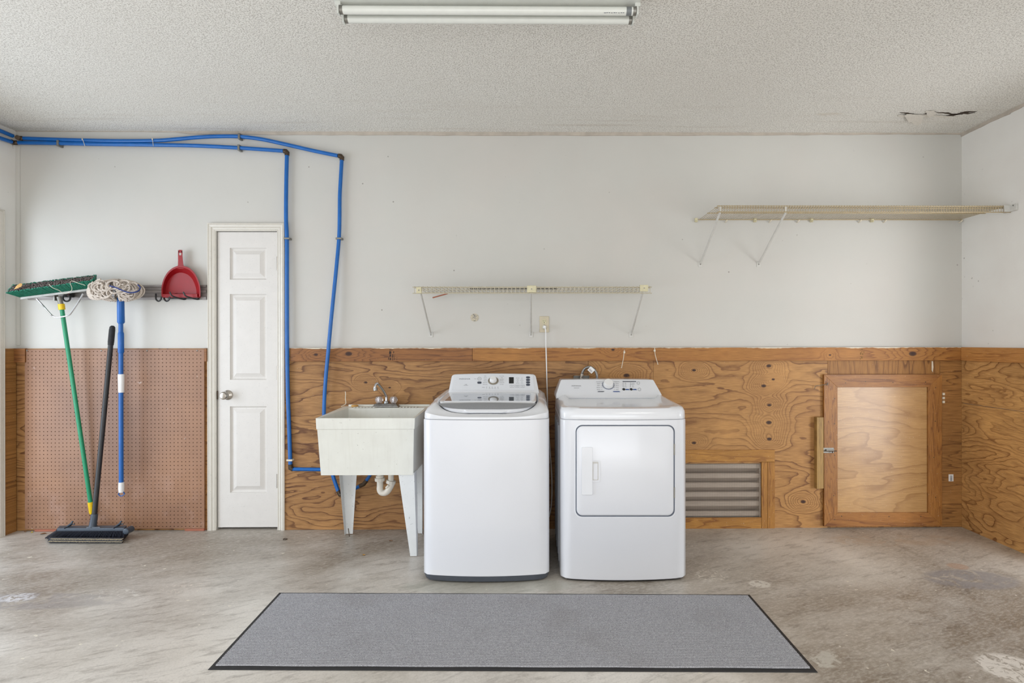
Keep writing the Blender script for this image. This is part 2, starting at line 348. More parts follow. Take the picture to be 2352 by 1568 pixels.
M['door'] = plain('door_paint', (216, 212, 207), 0.42, var=0.02, scale=14, speck=0.2)
M['casing'] = plain('casing_paint', (214, 209, 199), 0.4, var=0.03, scale=16, speck=0.35)
M['blue'] = plain('blue_pipe', (14, 98, 176), 0.32, var=0.08, scale=20)
M['bluepl'] = plain('blue_plastic', (10, 92, 170), 0.35, var=0.05)
M['brass'] = plain('aged_brass', (84, 70, 56), 0.45, 0.6, var=0.3, scale=120)
M['stamp'] = plain('mill_stamp_ink', (54, 40, 34), 0.8, var=0.4, scale=300)
M['stamp2'] = plain('mill_stamp_faint', (122, 92, 48), 0.8, var=0.3, scale=300)
M['greymetal'] = plain('grey_metal', (136, 134, 128), 0.4, 0.6, var=0.1)
M['tie'] = plain('white_nylon', (222, 212, 192), 0.45)
M['rail'] = plain('rail_aluminium', (150, 144, 141), 0.4, 0.35, var=0.06)
M['black'] = plain('black_plastic', (34, 34, 36), 0.4, var=0.15)
M['dblack'] = plain('black_rubber', (38, 37, 38), 0.7, var=0.2, scale=60)
M['bluegrey'] = plain('slate_plastic', (60, 70, 82), 0.4, var=0.1)
M['chrome'] = plain('chrome', (205, 205, 208), 0.14, 1.0, var=0.02)
M['nickel'] = plain('satin_nickel', (178, 172, 164), 0.25, 1.0, var=0.05)
M['oldchrome'] = plain('pitted_chrome', (160, 160, 158), 0.35, 0.9, var=0.25, scale=150)
M['green'] = plain('green_pole', (26, 142, 100), 0.3, var=0.06)
M['greenb'] = plain('green_bristle', (22, 118, 94), 0.5, var=0.3, scale=80)
M['greenshade'] = plain('green_bristle_shade', (14, 70, 58), 0.8)
M['darkb'] = plain('mixed_bristle', (112, 102, 98), 0.8, var=0.9, scale=260)
M['blackb'] = plain('black_bristle', (40, 42, 52), 0.55, var=0.4, scale=120)
M['creamb'] = plain('cream_bristle', (180, 168, 142), 0.8, var=0.4, scale=200)
M['yellow'] = plain('yellow_grip', (236, 196, 20), 0.4, var=0.04)
M['red'] = plain('red_plastic', (146, 6, 16), 0.42, var=0.05)
M['white'] = plain('white_plastic', (232, 232, 232), 0.3, var=0.02)
t = NT('mop_yarn'); p = t.ocoord(); wv = t.n('ShaderNodeTexWave', wave_type='BANDS', bands_direction='DIAGONAL'); t.link(p, wv.inputs[0]); wv.inputs['Scale'].default_value = 75; wv.inputs['Distortion'].default_value = 3
col = t.mix(wv.outputs['Fac'], lin(170, 156, 142), lin(228, 218, 208)); t.bump(wv.outputs['Fac'], 0.5, 0.002); M['yarn'] = t.fin(col, 0.9)
M['navy'] = plain('blue_yarn', (44, 60, 118), 0.9, var=0.3, scale=200)
M['enamel'] = plain('appliance_enamel', (226, 228, 234), 0.22, var=0.006, scale=4, coat=0.4)
M['enamel2'] = plain('appliance_plastic', (228, 230, 235), 0.2, var=0.006, scale=4, coat=0.5)
M['console'] = plain('console_face', (226, 229, 235), 0.3, var=0.01)
M['dialring'] = plain('dial_ring', (150, 142, 128), 0.35, 0.5, var=0.05)
M['kick'] = plain('grey_kick_panel', (74, 79, 88), 0.4, var=0.05)
M['lidgrey'] = plain('lid_grey_band', (150, 152, 156), 0.32, 0.25, var=0.05, scale=200)
M['panelgrey'] = plain('dial_panel', (196, 194, 190), 0.35, 0.1, var=0.02)
M['print'] = plain('dark_print', (84, 88, 98), 0.5)
M['pill'] = plain('dark_button', (70, 76, 90), 0.3)
M['display'] = plain('display_glass', (30, 32, 34), 0.08)
M['blueprint'] = plain('blue_print', (44, 78, 140), 0.5)
t = NT('smoked_lid_glass'); t.b.inputs['Coat Weight'].default_value = 1.0; M['glass'] = t.fin(lin(112, 122, 138), 0.05, 0, 0.8)
t.b.inputs['Coat Roughness'].default_value = 0.02
M['seal'] = plain('dark_seam', (88, 96, 110), 0.6)  # bluish dark tone of the dryer door gasket and the tub crack
# laundry tub plastic
t = NT('tub_plastic'); p = t.pos(); X = t.sep(p); n = t.noise(p, 5, 4)
col = t.mix(t.ramp(n, [(0.35, 0.0), (0.7, 1.0)]), lin(228, 228, 220), lin(218, 217, 209))
st = t.noise(t.mapping(p, scale=(9, 9, 0.8)), 6, 3); col = t.mix(t.math('MULTIPLY', t.ramp(st, [(0.5, 0.0), (0.75, 1.0)]), 0.18), col, lin(200, 196, 184))
sp = t.noise(p, 70, 2); col = t.mix(t.math('MULTIPLY', t.ramp(sp, [(0.72, 0.0), (0.75, 1.0)]), 0.5), col, lin(120, 112, 100))
M['tub'] = t.fin(col, 0.35, 0, 0.4)
M['leg'] = plain('painted_steel_leg', (226, 228, 228), 0.35, var=0.03, scale=10, speck=0.4)
M['pvc'] = plain('white_pvc', (224, 218, 206), 0.4, var=0.06)
t = NT('acrylic_knob'); t.b.inputs['Transmission Weight'].default_value = 0.75; t.b.inputs['IOR'].default_value = 1.49; M['acrylic'] = t.fin(lin(236, 230, 228), 0.08)
M['wire'] = plain('beige_coated_wire', (176, 158, 124), 0.4, var=0.08)
M['wire2'] = plain('ivory_coated_wire', (190, 182, 162), 0.4, var=0.06)
M['ivory'] = plain('ivory_plastic', (206, 198, 164), 0.45, var=0.08)
M['almond'] = plain('almond_plate', (196, 184, 158), 0.35, var=0.03)
M['brace'] = plain('white_brace', (204, 202, 196), 0.4, var=0.05, speck=0.2)
M['hose'] = plain('braided_hose', (150, 148, 146), 0.35, 0.7, var=0.3, scale=200)
M['soap'] = plain('amber_soap', (206, 158, 84), 0.35)
M['copper'] = plain('copper_brown', (160, 96, 72), 0.5)
M['leaf'] = plain('dry_leaf', (150, 108, 70), 0.8, var=0.3, scale=60)
M['leafy'] = plain('yellow_leaf', (206, 186, 60), 0.7)
M['tube'] = plain('lamp_tube', (226, 228, 222), 0.2, var=0.02)
M['fixture'] = plain('fixture_enamel', (216, 218, 212), 0.35, var=0.03, speck=0.3)
M['lampend'] = plain('tube_end_soot', (120, 124, 126), 0.4)
M['flake'] = plain('paint_flake', (214, 208, 198), 0.85, var=0.1, scale=120, bump=0.5)
M['crack'] = plain('crack_dark', (64, 50, 38), 0.9)
# ribbed carpet
t = NT('ribbed_carpet'); p = t.pos(); n = t.noise(p, 420, 3, 0.7); n2 = t.noise(t.mapping(p, scale=(1, 2.5, 1)), 130, 3, 0.7)
col = t.mix(t.ramp(n, [(0.3, 0.0), (0.7, 1.0)]), lin(112, 112, 117), lin(212, 212, 217))
col = t.mix(t.math('MULTIPLY', t.ramp(n2, [(0.4, 0.0), (0.7, 1.0)]), 0.55), col, lin(112, 112, 117))
b = t.noise(p, 3, 4); col = t.mix(t.math('MULTIPLY', t.ramp(b, [(0.5, 0.0), (0.75, 1.0)]), 0.22), col, lin(112, 104, 98))
t.bump(n, 0.6, 0.003); M['carpet'] = t.fin(col, 0.95, 0, 0.1)

# ------------------------------------------------------------------ room shell
XL, XR, YB, YF, ZC = P(37, 600).x, P(2209, 600).x, 0.0, -7.6, P(1300, 304).z
def struct(name, mb, m, parent=None, **k):
    o = obj(name, mb, m, parent, **k)
    if parent is None: o['kind'] = 'structure'
    return o
struct('floor', MB().box((XL - 0.5, YF - 0.5, -0.12), (XR + 0.5, 0.2, 0)), M['floor'])
ceiling = struct('ceiling', MB().box((XL - 0.2, YF - 0.1, ZC), (XR + 0.2, 0.2, ZC + 0.1)), M['ceiling'])
DX0, DX1 = P(498, 900).x, P(638, 900).x; DZ1 = P(560, 531).z
VXa, VXb = P(1500, 1100).x, P(1747, 1100).x; VZa, VZb = P(1700, 1188).z, P(1700, 1063).z
wb = MB()
for a, b, c, d in ((XL - 0.2, DX0, 0, ZC), (DX0, DX1, DZ1, ZC), (DX1, VXa, 0, ZC), (VXa, VXb, 0, VZa), (VXa, VXb, VZb, ZC), (VXb, XR + 0.2, 0, ZC)):
    wb.box((a, 0, c), (b, 0.12, d))
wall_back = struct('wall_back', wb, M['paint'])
# left wall with its door opening, right wall with its door opening
LD0, LD1, LZ = -0.17, -2.75, P(0, 520, 0).z + 0.02  # left opening made wider than its door to spread more daylight
wl = MB().box((XL - 0.12, LD0, 0), (XL, 0, ZC)).box((XL - 0.12, LD1, LZ), (XL, LD0, ZC)).box((XL - 0.12, YF, 0), (XL, LD1, ZC))
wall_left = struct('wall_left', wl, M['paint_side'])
RD0, RD1 = -0.80, -1.95
wr = MB().box((XR, RD0, 0), (XR + 0.12, 0.0, ZC)).box((XR, RD1, 2.1), (XR + 0.12, RD0, ZC)).box((XR, YF, 0), (XR + 0.12, RD1, ZC))
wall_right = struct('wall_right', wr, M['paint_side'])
wf = MB().box((XL - 0.12, YF - 0.12, 0), (-3.0, YF, ZC)).box((2.4, YF - 0.12, 0), (XR + 0.12, YF, ZC)).box((-3.0, YF - 0.12, 2.35), (2.4, YF, ZC))
struct('wall_front', wf, M['paint_side'])
# closet behind the door and crawlspace behind the vent so no light leaks in
struct('wall_closet', MB().box((DX0 - 0.05, 0.125, 0), (DX1 + 0.05, 0.16, DZ1 + 0.1)), M['paint'])

# ceiling tape strips along the walls
def tape_strip(name, pts, depth):
    mb = MB(); 
    for i in range(len(pts) - 1):
        (xa, za), (xb, zb) = pts[i], pts[i + 1]
        mb.add([(xa, 0, za), (xb, 0, zb), (xb, 0, ZC), (xa, 0, ZC), (xa, -depth, za), (xb, -depth, zb), (xb, -depth, ZC), (xa, -depth, ZC)],
               [(4, 5, 6, 7), (0, 4, 7, 3), (1, 2, 6, 5), (0, 1, 5, 4)])
    return mb
pts = []
for i in range(61):
    px = 37 + (2209 - 37) * i / 60
    dy = 3 + 5 * math.exp(-((px - 1300) / 800) ** 2) + random.uniform(-0.9, 0.9)
    yy = 304 + dy if px > 400 else 300 + dy * px / 400
    q = P(px, yy); pts.append((q.x, min(q.z, ZC - 0.004)))
struct('trim_1', tape_strip('trim_1', pts, 0.006), M['tape'])
mb = MB()
for i in range(20):
    ya, yb = -i * 0.08, -(i + 1) * 0.08; za, zb = ZC - 0.022 + random.uniform(-.004, .004), ZC - 0.022 + random.uniform(-.004, .004)
    mb.add([(XR, ya, za), (XR, yb, zb), (XR, yb, ZC), (XR, ya, ZC), (XR - .006, ya, za), (XR - .006, yb, zb), (XR - .006, yb, ZC), (XR - .006, ya, ZC)], [(4, 7, 6, 5), (0, 4, 5, 1)])
struct('trim_2', mb, M['tape'])
# corner beads
struct('trim_3', MB().box((XL, -0.004, 1.24), (XL + 0.028, 0, ZC - 0.03)), M['paint'], bevel=0.002)

# peeling, cracked paint of the ceiling
def cp(px, py, dz=0.0): return PF(px, py, ZC - dz)
cr = MB()
for (a, b) in (((2066, 259), (2100, 262)), ((2120, 262), (2150, 257)), ((2150, 258), (2200, 263)), ((2180, 263), (2240, 259)), ((2112, 268), (2140, 265)), ((2172, 266), (2212, 262)), ((2205, 258), (2244, 256))):
    n = 7; top = []; bot = []
    for i in range(n + 1):
        t_ = i / n; x = a[0] + (b[0] - a[0]) * t_; y = a[1] + (b[1] - a[1]) * t_ + random.uniform(-0.8, 0.8); hw = 1.5 * math.sin(math.pi * t_) * random.uniform(0.5, 1.3) + 0.12
        top.append(cp(x, y - hw, 0.0015)); bot.append(cp(x, y + hw, 0.0015))
    cr.prism([*top, *bot[::-1]], (0, 0, 0.001))
obj('crack', cr, M['crack'], ceiling)
for poly, dz, dr in (([(2085, 262), (2125, 266), (2120, 272), (2117, 284), (2108, 288), (2100, 286), (2093, 280), (2088, 283), (2082, 272), (2076, 266)], 0.004, 0.018),
                     ([(2126, 256), (2146, 254), (2150, 262), (2136, 270), (2128, 264)], 0.004, 0.014),
                     ([(2062, 265), (2130, 263), (2160, 267), (2120, 270), (2070, 270)], 0.003, 0.008),
                     ([(2140, 266), (2170, 266), (2200, 268), (2160, 271)], 0.003, 0.01),
                     ([(1870, 262), (1920, 259), (1940, 262), (1890, 266)], 0.0015, 0.003)):
    jag = []
    for i_ in range(len(poly)):
        a_, b_ = poly[i_], poly[(i_ + 1) % len(poly)]
        for j_ in range(4): jag.append((a_[0] + (b_[0] - a_[0]) * j_ / 4 + random.uniform(-1.2, 1.2), a_[1] + (b_[1] - a_[1]) * j_ / 4 + random.uniform(-.8, .8)))
    c = [cp(x, y, dz + dr * (y - 254) / 34) for x, y in jag]
    obj('paint_flake', MB().prism(c, (0, 0, 0.0015)), M['flake'], ceiling)

# plywood wainscot and boards on the back wall (proud of the drywall)
ZW = P(1200, 798.5).z; PT = -0.012
def X0(px): return P(px, 900, PT).x
def Z0(py, px=1300): return P(px, py, PT).z
g = 0.0009
def panel(xa, xb, za, zb, m, y=PT, **k): return obj('plywood_panel', MB().box((xa + g, y, za + g), (xb - g, 0, zb - g)), m, wall_back, bevel=0.0008, seg=1, **k)
xs = [XL, P(480, 900, -.006).x, X0(650), X0(1351), X0(1901), X0(2159), XR]
panel(xs[0], xs[1], 0, ZW, M['ply_left'], -0.006)
panel(xs[2], xs[3], 0, ZW, M['ply_left'])
zt = VZb; 
panel(xs[3], VXa, 0, ZW, M['ply_mid']); 
obj('plywood_panel', MB().box((VXa, PT, VZb), (xs[4] - g, 0, ZW)).box((VXa, PT, 0), (VXb, 0, VZa)).box((VXb, PT, 0), (xs[4] - g, 0, VZb)), M['ply_mid'], wall_back)
panel(xs[4], xs[5], 0, ZW, M['ply_gap'])
panel(xs[5], xs[6], 0, ZW, M['ply_corner'])
def board(xa, xb, za, zb, m, y0=-0.031, parent=wall_back, name='rail_board'):
    return obj(name, MB().box((xa, y0, za), (xb, PT, zb)), m, parent, bevel=0.0015)
zr0 = P(1200, 829, -0.031).z; zr1 = P(1200, 798.5, -0.031).z
board(P(667, 815, -.031).x, P(1085, 815, -.031).x - g, zr0, zr1, M['pine_dark'])
board(P(1085, 815, -.031).x + g, XR, zr0, zr1, M['pine_x'])
board(XL, P(57, 815, -.031).x, zr0 - .004, zr1, M['pine_dark']); board(P(469, 815, -.031).x, P(474, 815, -.031).x, zr0, zr1, M['pine_dark'])
# white paint smear along the top edge of the boards
sm_ = MB(); xx_ = P(667, 800, -.0313).x; pv = .0004; up_ = []; dn_ = []
while xx_ < XR - .01:
    pv = max(.0002, min(.006, pv + random.uniform(-.0024, .0022))); up_.append((xx_, -.0316, zr1 + .0005)); dn_.append((xx_, -.0316, zr1 - pv)); xx_ += random.uniform(.006, .02)
for i_ in range(len(up_) - 1): 
    pass
sm_.add(up_ + dn_, [(i_, len(up_) + i_, len(up_) + i_ + 1, i_ + 1) for i_ in range(len(up_) - 1)])
obj('paint_smear', sm_, M['tie'], wall_back)
# mill stamps on the boards
for (xa_, ya_, xb_, yb_) in ((893.5, 806, 898.6, 813), (894.5, 813, 898.2, 819), (894, 802.5, 903, 804.5), (903, 806, 905, 811), (901, 813, 903.2, 821), (905.4, 813, 906.4, 827), (901.4, 821, 902.6, 828), (911, 820, 912.4, 822.5), (910.8, 824.5, 912.2, 827), (891.5, 820, 893.5, 826), (895, 821, 898, 827)):
    u_, v_ = P(xa_, yb_, -.031), P(xb_, ya_, -.031); obj('mill_stamp', MB().hexa([(u_.x, -.0316, u_.z), (v_.x, -.0316, u_.z + .002), (v_.x, -.031, u_.z + .002), (u_.x, -.031, u_.z)], [(u_.x + .002, -.0316, v_.z), (v_.x, -.0316, v_.z - .002), (v_.x, -.031, v_.z - .002), (u_.x + .002, -.031, v_.z)]), M['stamp'], wall_back)
for (xa_, ya_, xb_, yb_) in ((1975, 803, 1977, 805), (1978.5, 801, 1981.5, 804), (1975.5, 809, 1978, 814), (1979, 806, 1980.5, 809), (1980, 811, 1982.5, 814.5), (1983.5, 806, 1985, 810), (1976, 818, 1981, 819.2), (1978, 820, 1981, 823), (1975, 823, 1977, 825)):
    u_, v_ = P(xa_, yb_, -.031), P(xb_, ya_, -.031); obj('mill_stamp', MB().box((u_.x, -.0313, u_.z), (v_.x, -.031, v_.z)), M['stamp2'], wall_back)
# side walls
def sidepanel(parent, X, sx, ya, yb, za, zb, m): return obj('plywood_panel', MB().box((X, ya, za), (X + sx * 0.012, yb, zb)), m, parent, bevel=0.0008, seg=1)
zj = PX(2209, 923, XR - .012).z
yj = -0.79
# right wall sheet joints run level; the joint at 0.89 m
sidepanel(wall_right, XR, -1, RD0, -0.0125, 0.0, 0.84, M['ply_side']); sidepanel(wall_right, XR, -1, RD0, -0.0125, 0.8425, ZW, M['ply_side'])
obj('rail_board', MB().box((XR - 0.012, RD0, zr0), (XR - 0.03, -0.032, zr1)), M['pine_y'], wall_right, bevel=0.0015)
sidepanel(wall_left, XL, 1, LD0 + .0, -0.0125, 0.0, ZW, M['ply_corner'])

# ------------------------------------------------------------------ closet door
door = bpy.data.objects.new('door_1', None); COL.objects.link(door); door.location = (DX0, 0.0, 0); door['kind'] = 'structure'
DY = 0.006
def door_leaf():
    mb = MB(); x0, x1, z0, z1 = DX0 + .004, DX1 - .004, P(560, 1211).z, DZ1 - .004
    ps = []
    for (a, b, c, d) in ((527, 608, 569, 642), (529, 610, 675, 872), (531, 613, 933, 1131)):
        ps.append((P(a + 1, 800, DY).x, P(b - 1, 800, DY).x, P(560, d, DY).z, P(560, c, DY).z))
    px0 = min(p_[0] for p_ in ps); px1 = max(p_[1] for p_ in ps)
    q = lambda a, b, c, d, y=DY: mb.add([(a, y, c), (b, y, c), (b, y, d), (a, y, d)], [(0, 1, 2, 3)])
    q(x0, px0, z0, z1); q(px1, x1, z0, z1)
    zs = sorted(ps, key=lambda p_: p_[2]); prev = z0
    for p_ in zs: q(px0, px1, prev, p_[2]); prev = p_[3]
    q(px0, px1, prev, z1)
    for p_ in ps:
        a, b, c, d = px0, px1, p_[2], p_[3]; rings = []
        for ins, dy in ((0, 0), (0.003, 0.008), (0.010, 0.014), (0.018, 0.013), (0.042, 0.001), (0.044, 0.0)):
            rings.append([(a + ins, DY + dy, c + ins), (b - ins, DY + dy, c + ins), (b - ins, DY + dy, d - ins), (a + ins, DY + dy, d - ins)])
        mb.loft(rings, False, True)
    mb.add([(x0, DY, z0), (x1, DY, z0), (x1, DY + .035, z0), (x0, DY + .035, z0), (x0, DY, z1), (x1, DY, z1), (x1, DY + .035, z1), (x0, DY + .035, z1)], [(0, 3, 2, 1), (4, 5, 6, 7), (1, 2, 6, 5), (3, 0, 4, 7), (2, 3, 7, 6)])
    return mb
obj('door_leaf', door_leaf(), M['door'], door)
obj('door_shadow_stop', MB().box((DX0 - .01, 0.045, 0.0), (DX0 + .012, 0.06, DZ1)).box((DX0, 0.045, DZ1 - .012), (DX1, 0.06, DZ1 + .01)), M['casing'], door)
kp = P(517, 908, -0.03)
ko = obj('door_knob', MB().lathe([(0.0, -.012), (.012, -.014), (.012, 0.0)], (kp.x, -.02, kp.z), (0, 1, 0)).lathe([(.030, .004), (.034, 0), (.032, -.006), (.022, -.012), (.013, -.016), (.012, -.030), (.020, -.036), (.026, -.046), (.026, -.056), (.020, -.064), (.010, -.066)], (kp.x, DY, kp.z), (0, 1, 0), 28), M['nickel'], door, smooth=True)
for v in (605, 856, 1104):
    hp = P(638, v, -.004)
    obj('hinge', MB().box((hp.x - .008, -.002, hp.z - .045), (hp.x + .003, .005, hp.z + .045)).tube([(hp.x - .002, -.006, hp.z - .047), (hp.x - .002, -.006, hp.z + .047)], .005, 10), M['nickel'], door, smooth=True)
obj('strike_plate', MB().box((P(500, 908).x - .004, -.003, kp.z - .028), (P(500, 908).x + .001, .004, kp.z + .028)), M['brass'], door)

# casing: mitred moulding swept round the opening
def casing(path, prof, name, idx):
    """path: list of (corner point inner, outward dir) ; prof list of (w outward, d depth towards room)"""
    mb = MB(); rings = []
    for (c, o_) in path:
        rings.append([Vector(c) + Vector(o_) * a + Vector((0, -d, 0)) for a, d in prof])
    mb.loft(rings); return struct(name, mb, M['casing'], smooth=True, angle=20)
CW = P(498, 900).x - P(476.5, 900, -.021).x
prof = [(0.0, 0.0), (0.0, .010), (CW * .10, .013), (CW * .16, .010), (CW * .2, .0125), (CW * .42, .016), (CW * .46, .013), (CW * .52, .018), (CW * .78, .022), (CW * .84, .019), (CW * .9, .023), (CW, .021), (CW, 0)]
a = DX0 - 0.001; b = DX1 + 0.001
casing([((a, 0, 0), (-1, 0, 0)), ((a, 0, DZ1), (-1, 0, 1)), ((b, 0, DZ1), (1, 0, 1)), ((b, 0, 0), (1, 0, 0))], prof, 'trim_4', 0)
# casing of the left side door (only its edge shows)
mb = MB(); rings = []
for (c, o_) in (((XL, LD0, 0), (0, 1, 0)), ((XL, LD0, LZ), (0, 1, 1)), ((XL, LD1, LZ), (0, -1, 1)), ((XL, LD1, 0), (0, -1, 0))):
    rings.append([Vector(c) + Vector(o_) * (a_ * 1.3) + Vector((d_, 0, 0)) for a_, d_ in prof])
mb.loft(rings); struct('trim_5', mb, M['casing'], smooth=True, angle=20)

# ------------------------------------------------------------------ pegboard
PBY = -0.022
pb = thing('pegboard', 'brown perforated hardboard panel with scratched lower corner beside the white closet door', 'pegboard', (P(262, 1214, PBY).x, PBY, 0))
px0, px1 = P(57, 900, PBY).x, P(469, 900, PBY).x; pz0, pz1 = P(262, 1214, PBY).z, P(262, 802, PBY).z
def peg():
    mb = MB(); pitch = 0.0254; nx = int((px1 - px0) / pitch); nz = int((pz1 - pz0) / pitch); th = 0.005
    ox = (px1 - px0 - nx * pitch) / 2; oz = (pz1 - pz0 - nz * pitch) / 2; hr = 0.0033
    X = [px0] + [px0 + ox + i * pitch for i in range(nx + 1)] + [px1]; Z = [pz0] + [pz0 + oz + i * pitch for i in range(nz + 1)] + [pz1]
    yf, yb = PBY, PBY + th
    mb.add([(px0, yf, pz0), (px1, yf, pz0), (px1, yb, pz0), (px0, yb, pz0), (px0, yf, pz1), (px1, yf, pz1), (px1, yb, pz1), (px0, yb, pz1)], [(0, 3, 2, 1), (4, 5, 6, 7), (1, 2, 6, 5), (3, 0, 4, 7)])
    def q(a, b, c, d): mb.add([(a, yf, c), (b, yf, c), (b, yf, d), (a, yf, d)], [(0, 1, 2, 3)])
    q(X[0], X[1], pz0, pz1); q(X[-2], X[-1], pz0, pz1); q(X[1], X[-2], Z[0], Z[1]); q(X[1], X[-2], Z[-2], Z[-1])
    dirs = [(math.cos(R(45 * k - 135)), math.sin(R(45 * k - 135))) for k in range(8)]
    for i in range(nx):
        for j in range(nz):
            a, b, c, d = X[i + 1], X[i + 2], Z[j + 1], Z[j + 2]; cx, cz = (a + b) / 2, (c + d) / 2
            out = [(a, yf, c), (cx, yf, c), (b, yf, c), (b, yf, cz), (b, yf, d), (cx, yf, d), (a, yf, d), (a, yf, cz)]
            inn = [(cx + dx * hr, yf, cz + dz * hr) for dx, dz in dirs]; ib = [(x_, yb, z_) for x_, _, z_ in inn]
            mb.add(out + inn + ib, [(k, (k + 1) % 8, 8 + (k + 1) % 8, 8 + k) for k in range(8)] + [(8 + k, 8 + (k + 1) % 8, 16 + (k + 1) % 8, 16 + k) for k in range(8)])
    return mb
obj('board', peg(), M['peg'], pb)
obj('hole_shade_sheet', MB().box((px0 + .02, PBY + .0105, pz0 + .01), (px1 - .02, -.0065, pz1 - .02)), M['recess_dark'], pb)  # dark sheet added in the gap so the peg holes look shaded
obj('spacer_strip', MB().box((px0, PBY + .006, pz0), (px0 + .02, -.0065, pz1)).box((px1 - .02, PBY + .006, pz0), (px1, -.0065, pz1)).box((px0, PBY + .006, pz1 - .02), (px1, -.0065, pz1)), M['pine_dark'], pb)
for x_ in (62, 233, 338, 453):
    c = P(x_, 805, PBY); obj('screw', MB().lathe([(.005, 0), (.005, -.001), (.003, -.003)], c, (0, 1, 0), 12), M['greymetal'], pb, smooth=True)
for a_, b_ in ((80, 130), (425, 469)):
    obj('shim', MB().box((P(a_, 1216, PBY).x, PBY - .003, 0.001), (P(b_, 1216, PBY).x, -.0065, pz0 - .001)), M['copper'], pb)

# ------------------------------------------------------------------ vent with louvers
vent = thing('wall_vent', 'screened wooden louver vent framed in pine low on the wall beside the dryer', 'vent', ((VXa + VXb) / 2, -0.015, 0))
fy = -0.022
def vb(a, b, m, name='frame_board'): return obj(name, MB().box((a[0] + g, fy, a[1] + g), (b[0] - g, PT, b[1] - g)), m, vent, bevel=0.0012)
fx = lambda px: P(px, 1100, fy).x; fz = lambda py: P(1700, py, fy).z
vb((fx(1480), fz(1061)), (fx(1780), fz(1033)), M['pine_vx'])
vb((fx(1480), fz(1214.5)), (fx(1749), fz(1188)), M['pine_vx'])
vb((fx(1749), fz(1214.5)), (fx(1763), fz(1061)), M['pine_vz']); vb((fx(1763), fz(1214.5)), (fx(1780), fz(1061)), M['pine_vz'])
obj('shaft', MB().box((VXa - .01, .10, VZa - .01), (VXb + .01, .115, VZb + .01)), M['recess_dark'], vent)
zz = [1075, 1097, 1118.5, 1140, 1161, 1184]
for k, yy in enumerate(zz):
    # each louver: a sloping board whose lower front nose shows pale
    zb = P(1660, yy, 0.01).z; h_ = S(11)
    obj('slat', MB().hexa([(VXa, .008, zb), (VXb - .008, .008, zb), (VXb - .008, .018, zb), (VXa, .018, zb)], [(VXa, .008, zb + h_ * .85), (VXb - .008, .008, zb + h_ * .85), (VXb - .008, .018, zb + h_ * 1.0), (VXa, .018, zb + h_ * 1.0)])
        .hexa([(VXa, .018, zb), (VXb - .008, .018, zb), (VXb - .008, .080, zb - .052), (VXa, .080, zb - .052)], [(VXa, .018, zb + h_ * .4), (VXb - .008, .018, zb + h_ * .4), (VXb - .008, .080, zb - .040), (VXa, .080, zb - .040)]), M['slat'], vent)
obj('side_jamb', MB().box((VXb - .008, .0, VZa), (VXb, .09, VZb)), M['slat'], vent)
sc = MB(); x = VXa; pitch = 0.0036
while x < VXb: sc.box((x, -.0010, VZa), (x + .0005, -.0003, VZb)); x += pitch
z = VZa
while z < VZb: sc.box((VXa, -.0013, z), (VXb, -.0006, z + .0005)); z += pitch
obj('screen', sc, M['screen'], vent, kind='stuff')

# ------------------------------------------------------------------ access hatch
HY = -0.034
hx = lambda px: P(px, 1030, HY).x; hz = lambda py: P(2030, py, HY).z
hatch = thing('access_hatch', 'square plywood crawlspace hatch in a mitred pine frame near the right corner', 'hatch', (hx(2028), HY, hz(1208)))
o4 = [(hx(1893), hz(1208)), (hx(2164), hz(1208)), (hx(2164), hz(859.5)), (hx(1893), hz(859.5))]
i4 = [(hx(1924), hz(1177)), (hx(2132), hz(1177)), (hx(2132), hz(889)), (hx(1924), hz(889))]
for k in range(4):
    j = (k + 1) % 4; poly = [(o4[k][0], HY, o4[k][1]), (o4[j][0], HY, o4[j][1]), (i4[j][0], HY, i4[j][1]), (i4[k][0], HY, i4[k][1])]
    cc = sum((Vector(p_) for p_ in poly), Vector()) / 4; poly = [cc + (Vector(p_) - cc) * 1.0 for p_ in poly]
    obj('frame_board', MB().prism(poly, (0, .020, 0)), M['pine_hx'] if k % 2 == 0 else M['pine_hz'], hatch, bevel=0.0012)
obj('hatch_panel', MB().box((i4[0][0] - .02, HY + .012, i4[0][1] - .02), (i4[2][0] + .02, -.013, i4[2][1] + .02)), M['ply_hatch'], hatch)
for (x_, y_) in ((1942, 879), (1988, 876), (2051, 878), (2126, 877), (1917, 915), (1917, 973), (1917, 1045), (1915, 1138), (1917, 1193), (1933, 1185), (2042, 1186), (2115, 1186), (2149, 890), (2148, 967), (2145, 1050), (2149, 1142)):
    c = P(x_, y_, HY); obj('screw', MB().disc(c + Vector((0, .0008, 0)), (0, -1, 0), .0035, .0012, 10), M['brass'], hatch)
# barrel bolt
bl_ = obj('bolt_latch', MB().box(P(1890, 1028, HY - .002), P(1915, 1040, HY)).box((P(1895, 0, HY).x, HY - .012, P(0 + 1900, 1036, HY).z), (P(1913, 0, HY).x, HY - .002, P(1900, 1031, HY).z)), M['greymetal'], hatch, bevel=.001)
pA, pB = P(1889, 1035.5, HY - .012), P(1922, 1035.5, HY - .012)
obj('bolt_rod', MB().tube([pA, pB], .0035, 10).tube([P(1912, 1036, HY - .012), P(1912, 1040, HY - .02)], .003, 8), M['brass'], bl_, smooth=True)
e1 = obj('hook_latch', MB().tube(smooth_pts([P(1871, 893, -.02), P(1874, 886, -.03), P(1884, 884.5, -.04), P(1897, 882.5, -.042), P(1902, 879, -.042), P(1900, 885, -.038)]), .0018, 6), M['greymetal'], hatch, smooth=True)
hb = MB()
for y_ in (905, 914, 923): hb.box(P(2165, y_ - 3, -.028), P(2167, y_ + 2, -.014))
obj('hinge', hb, M['tie'], hatch)

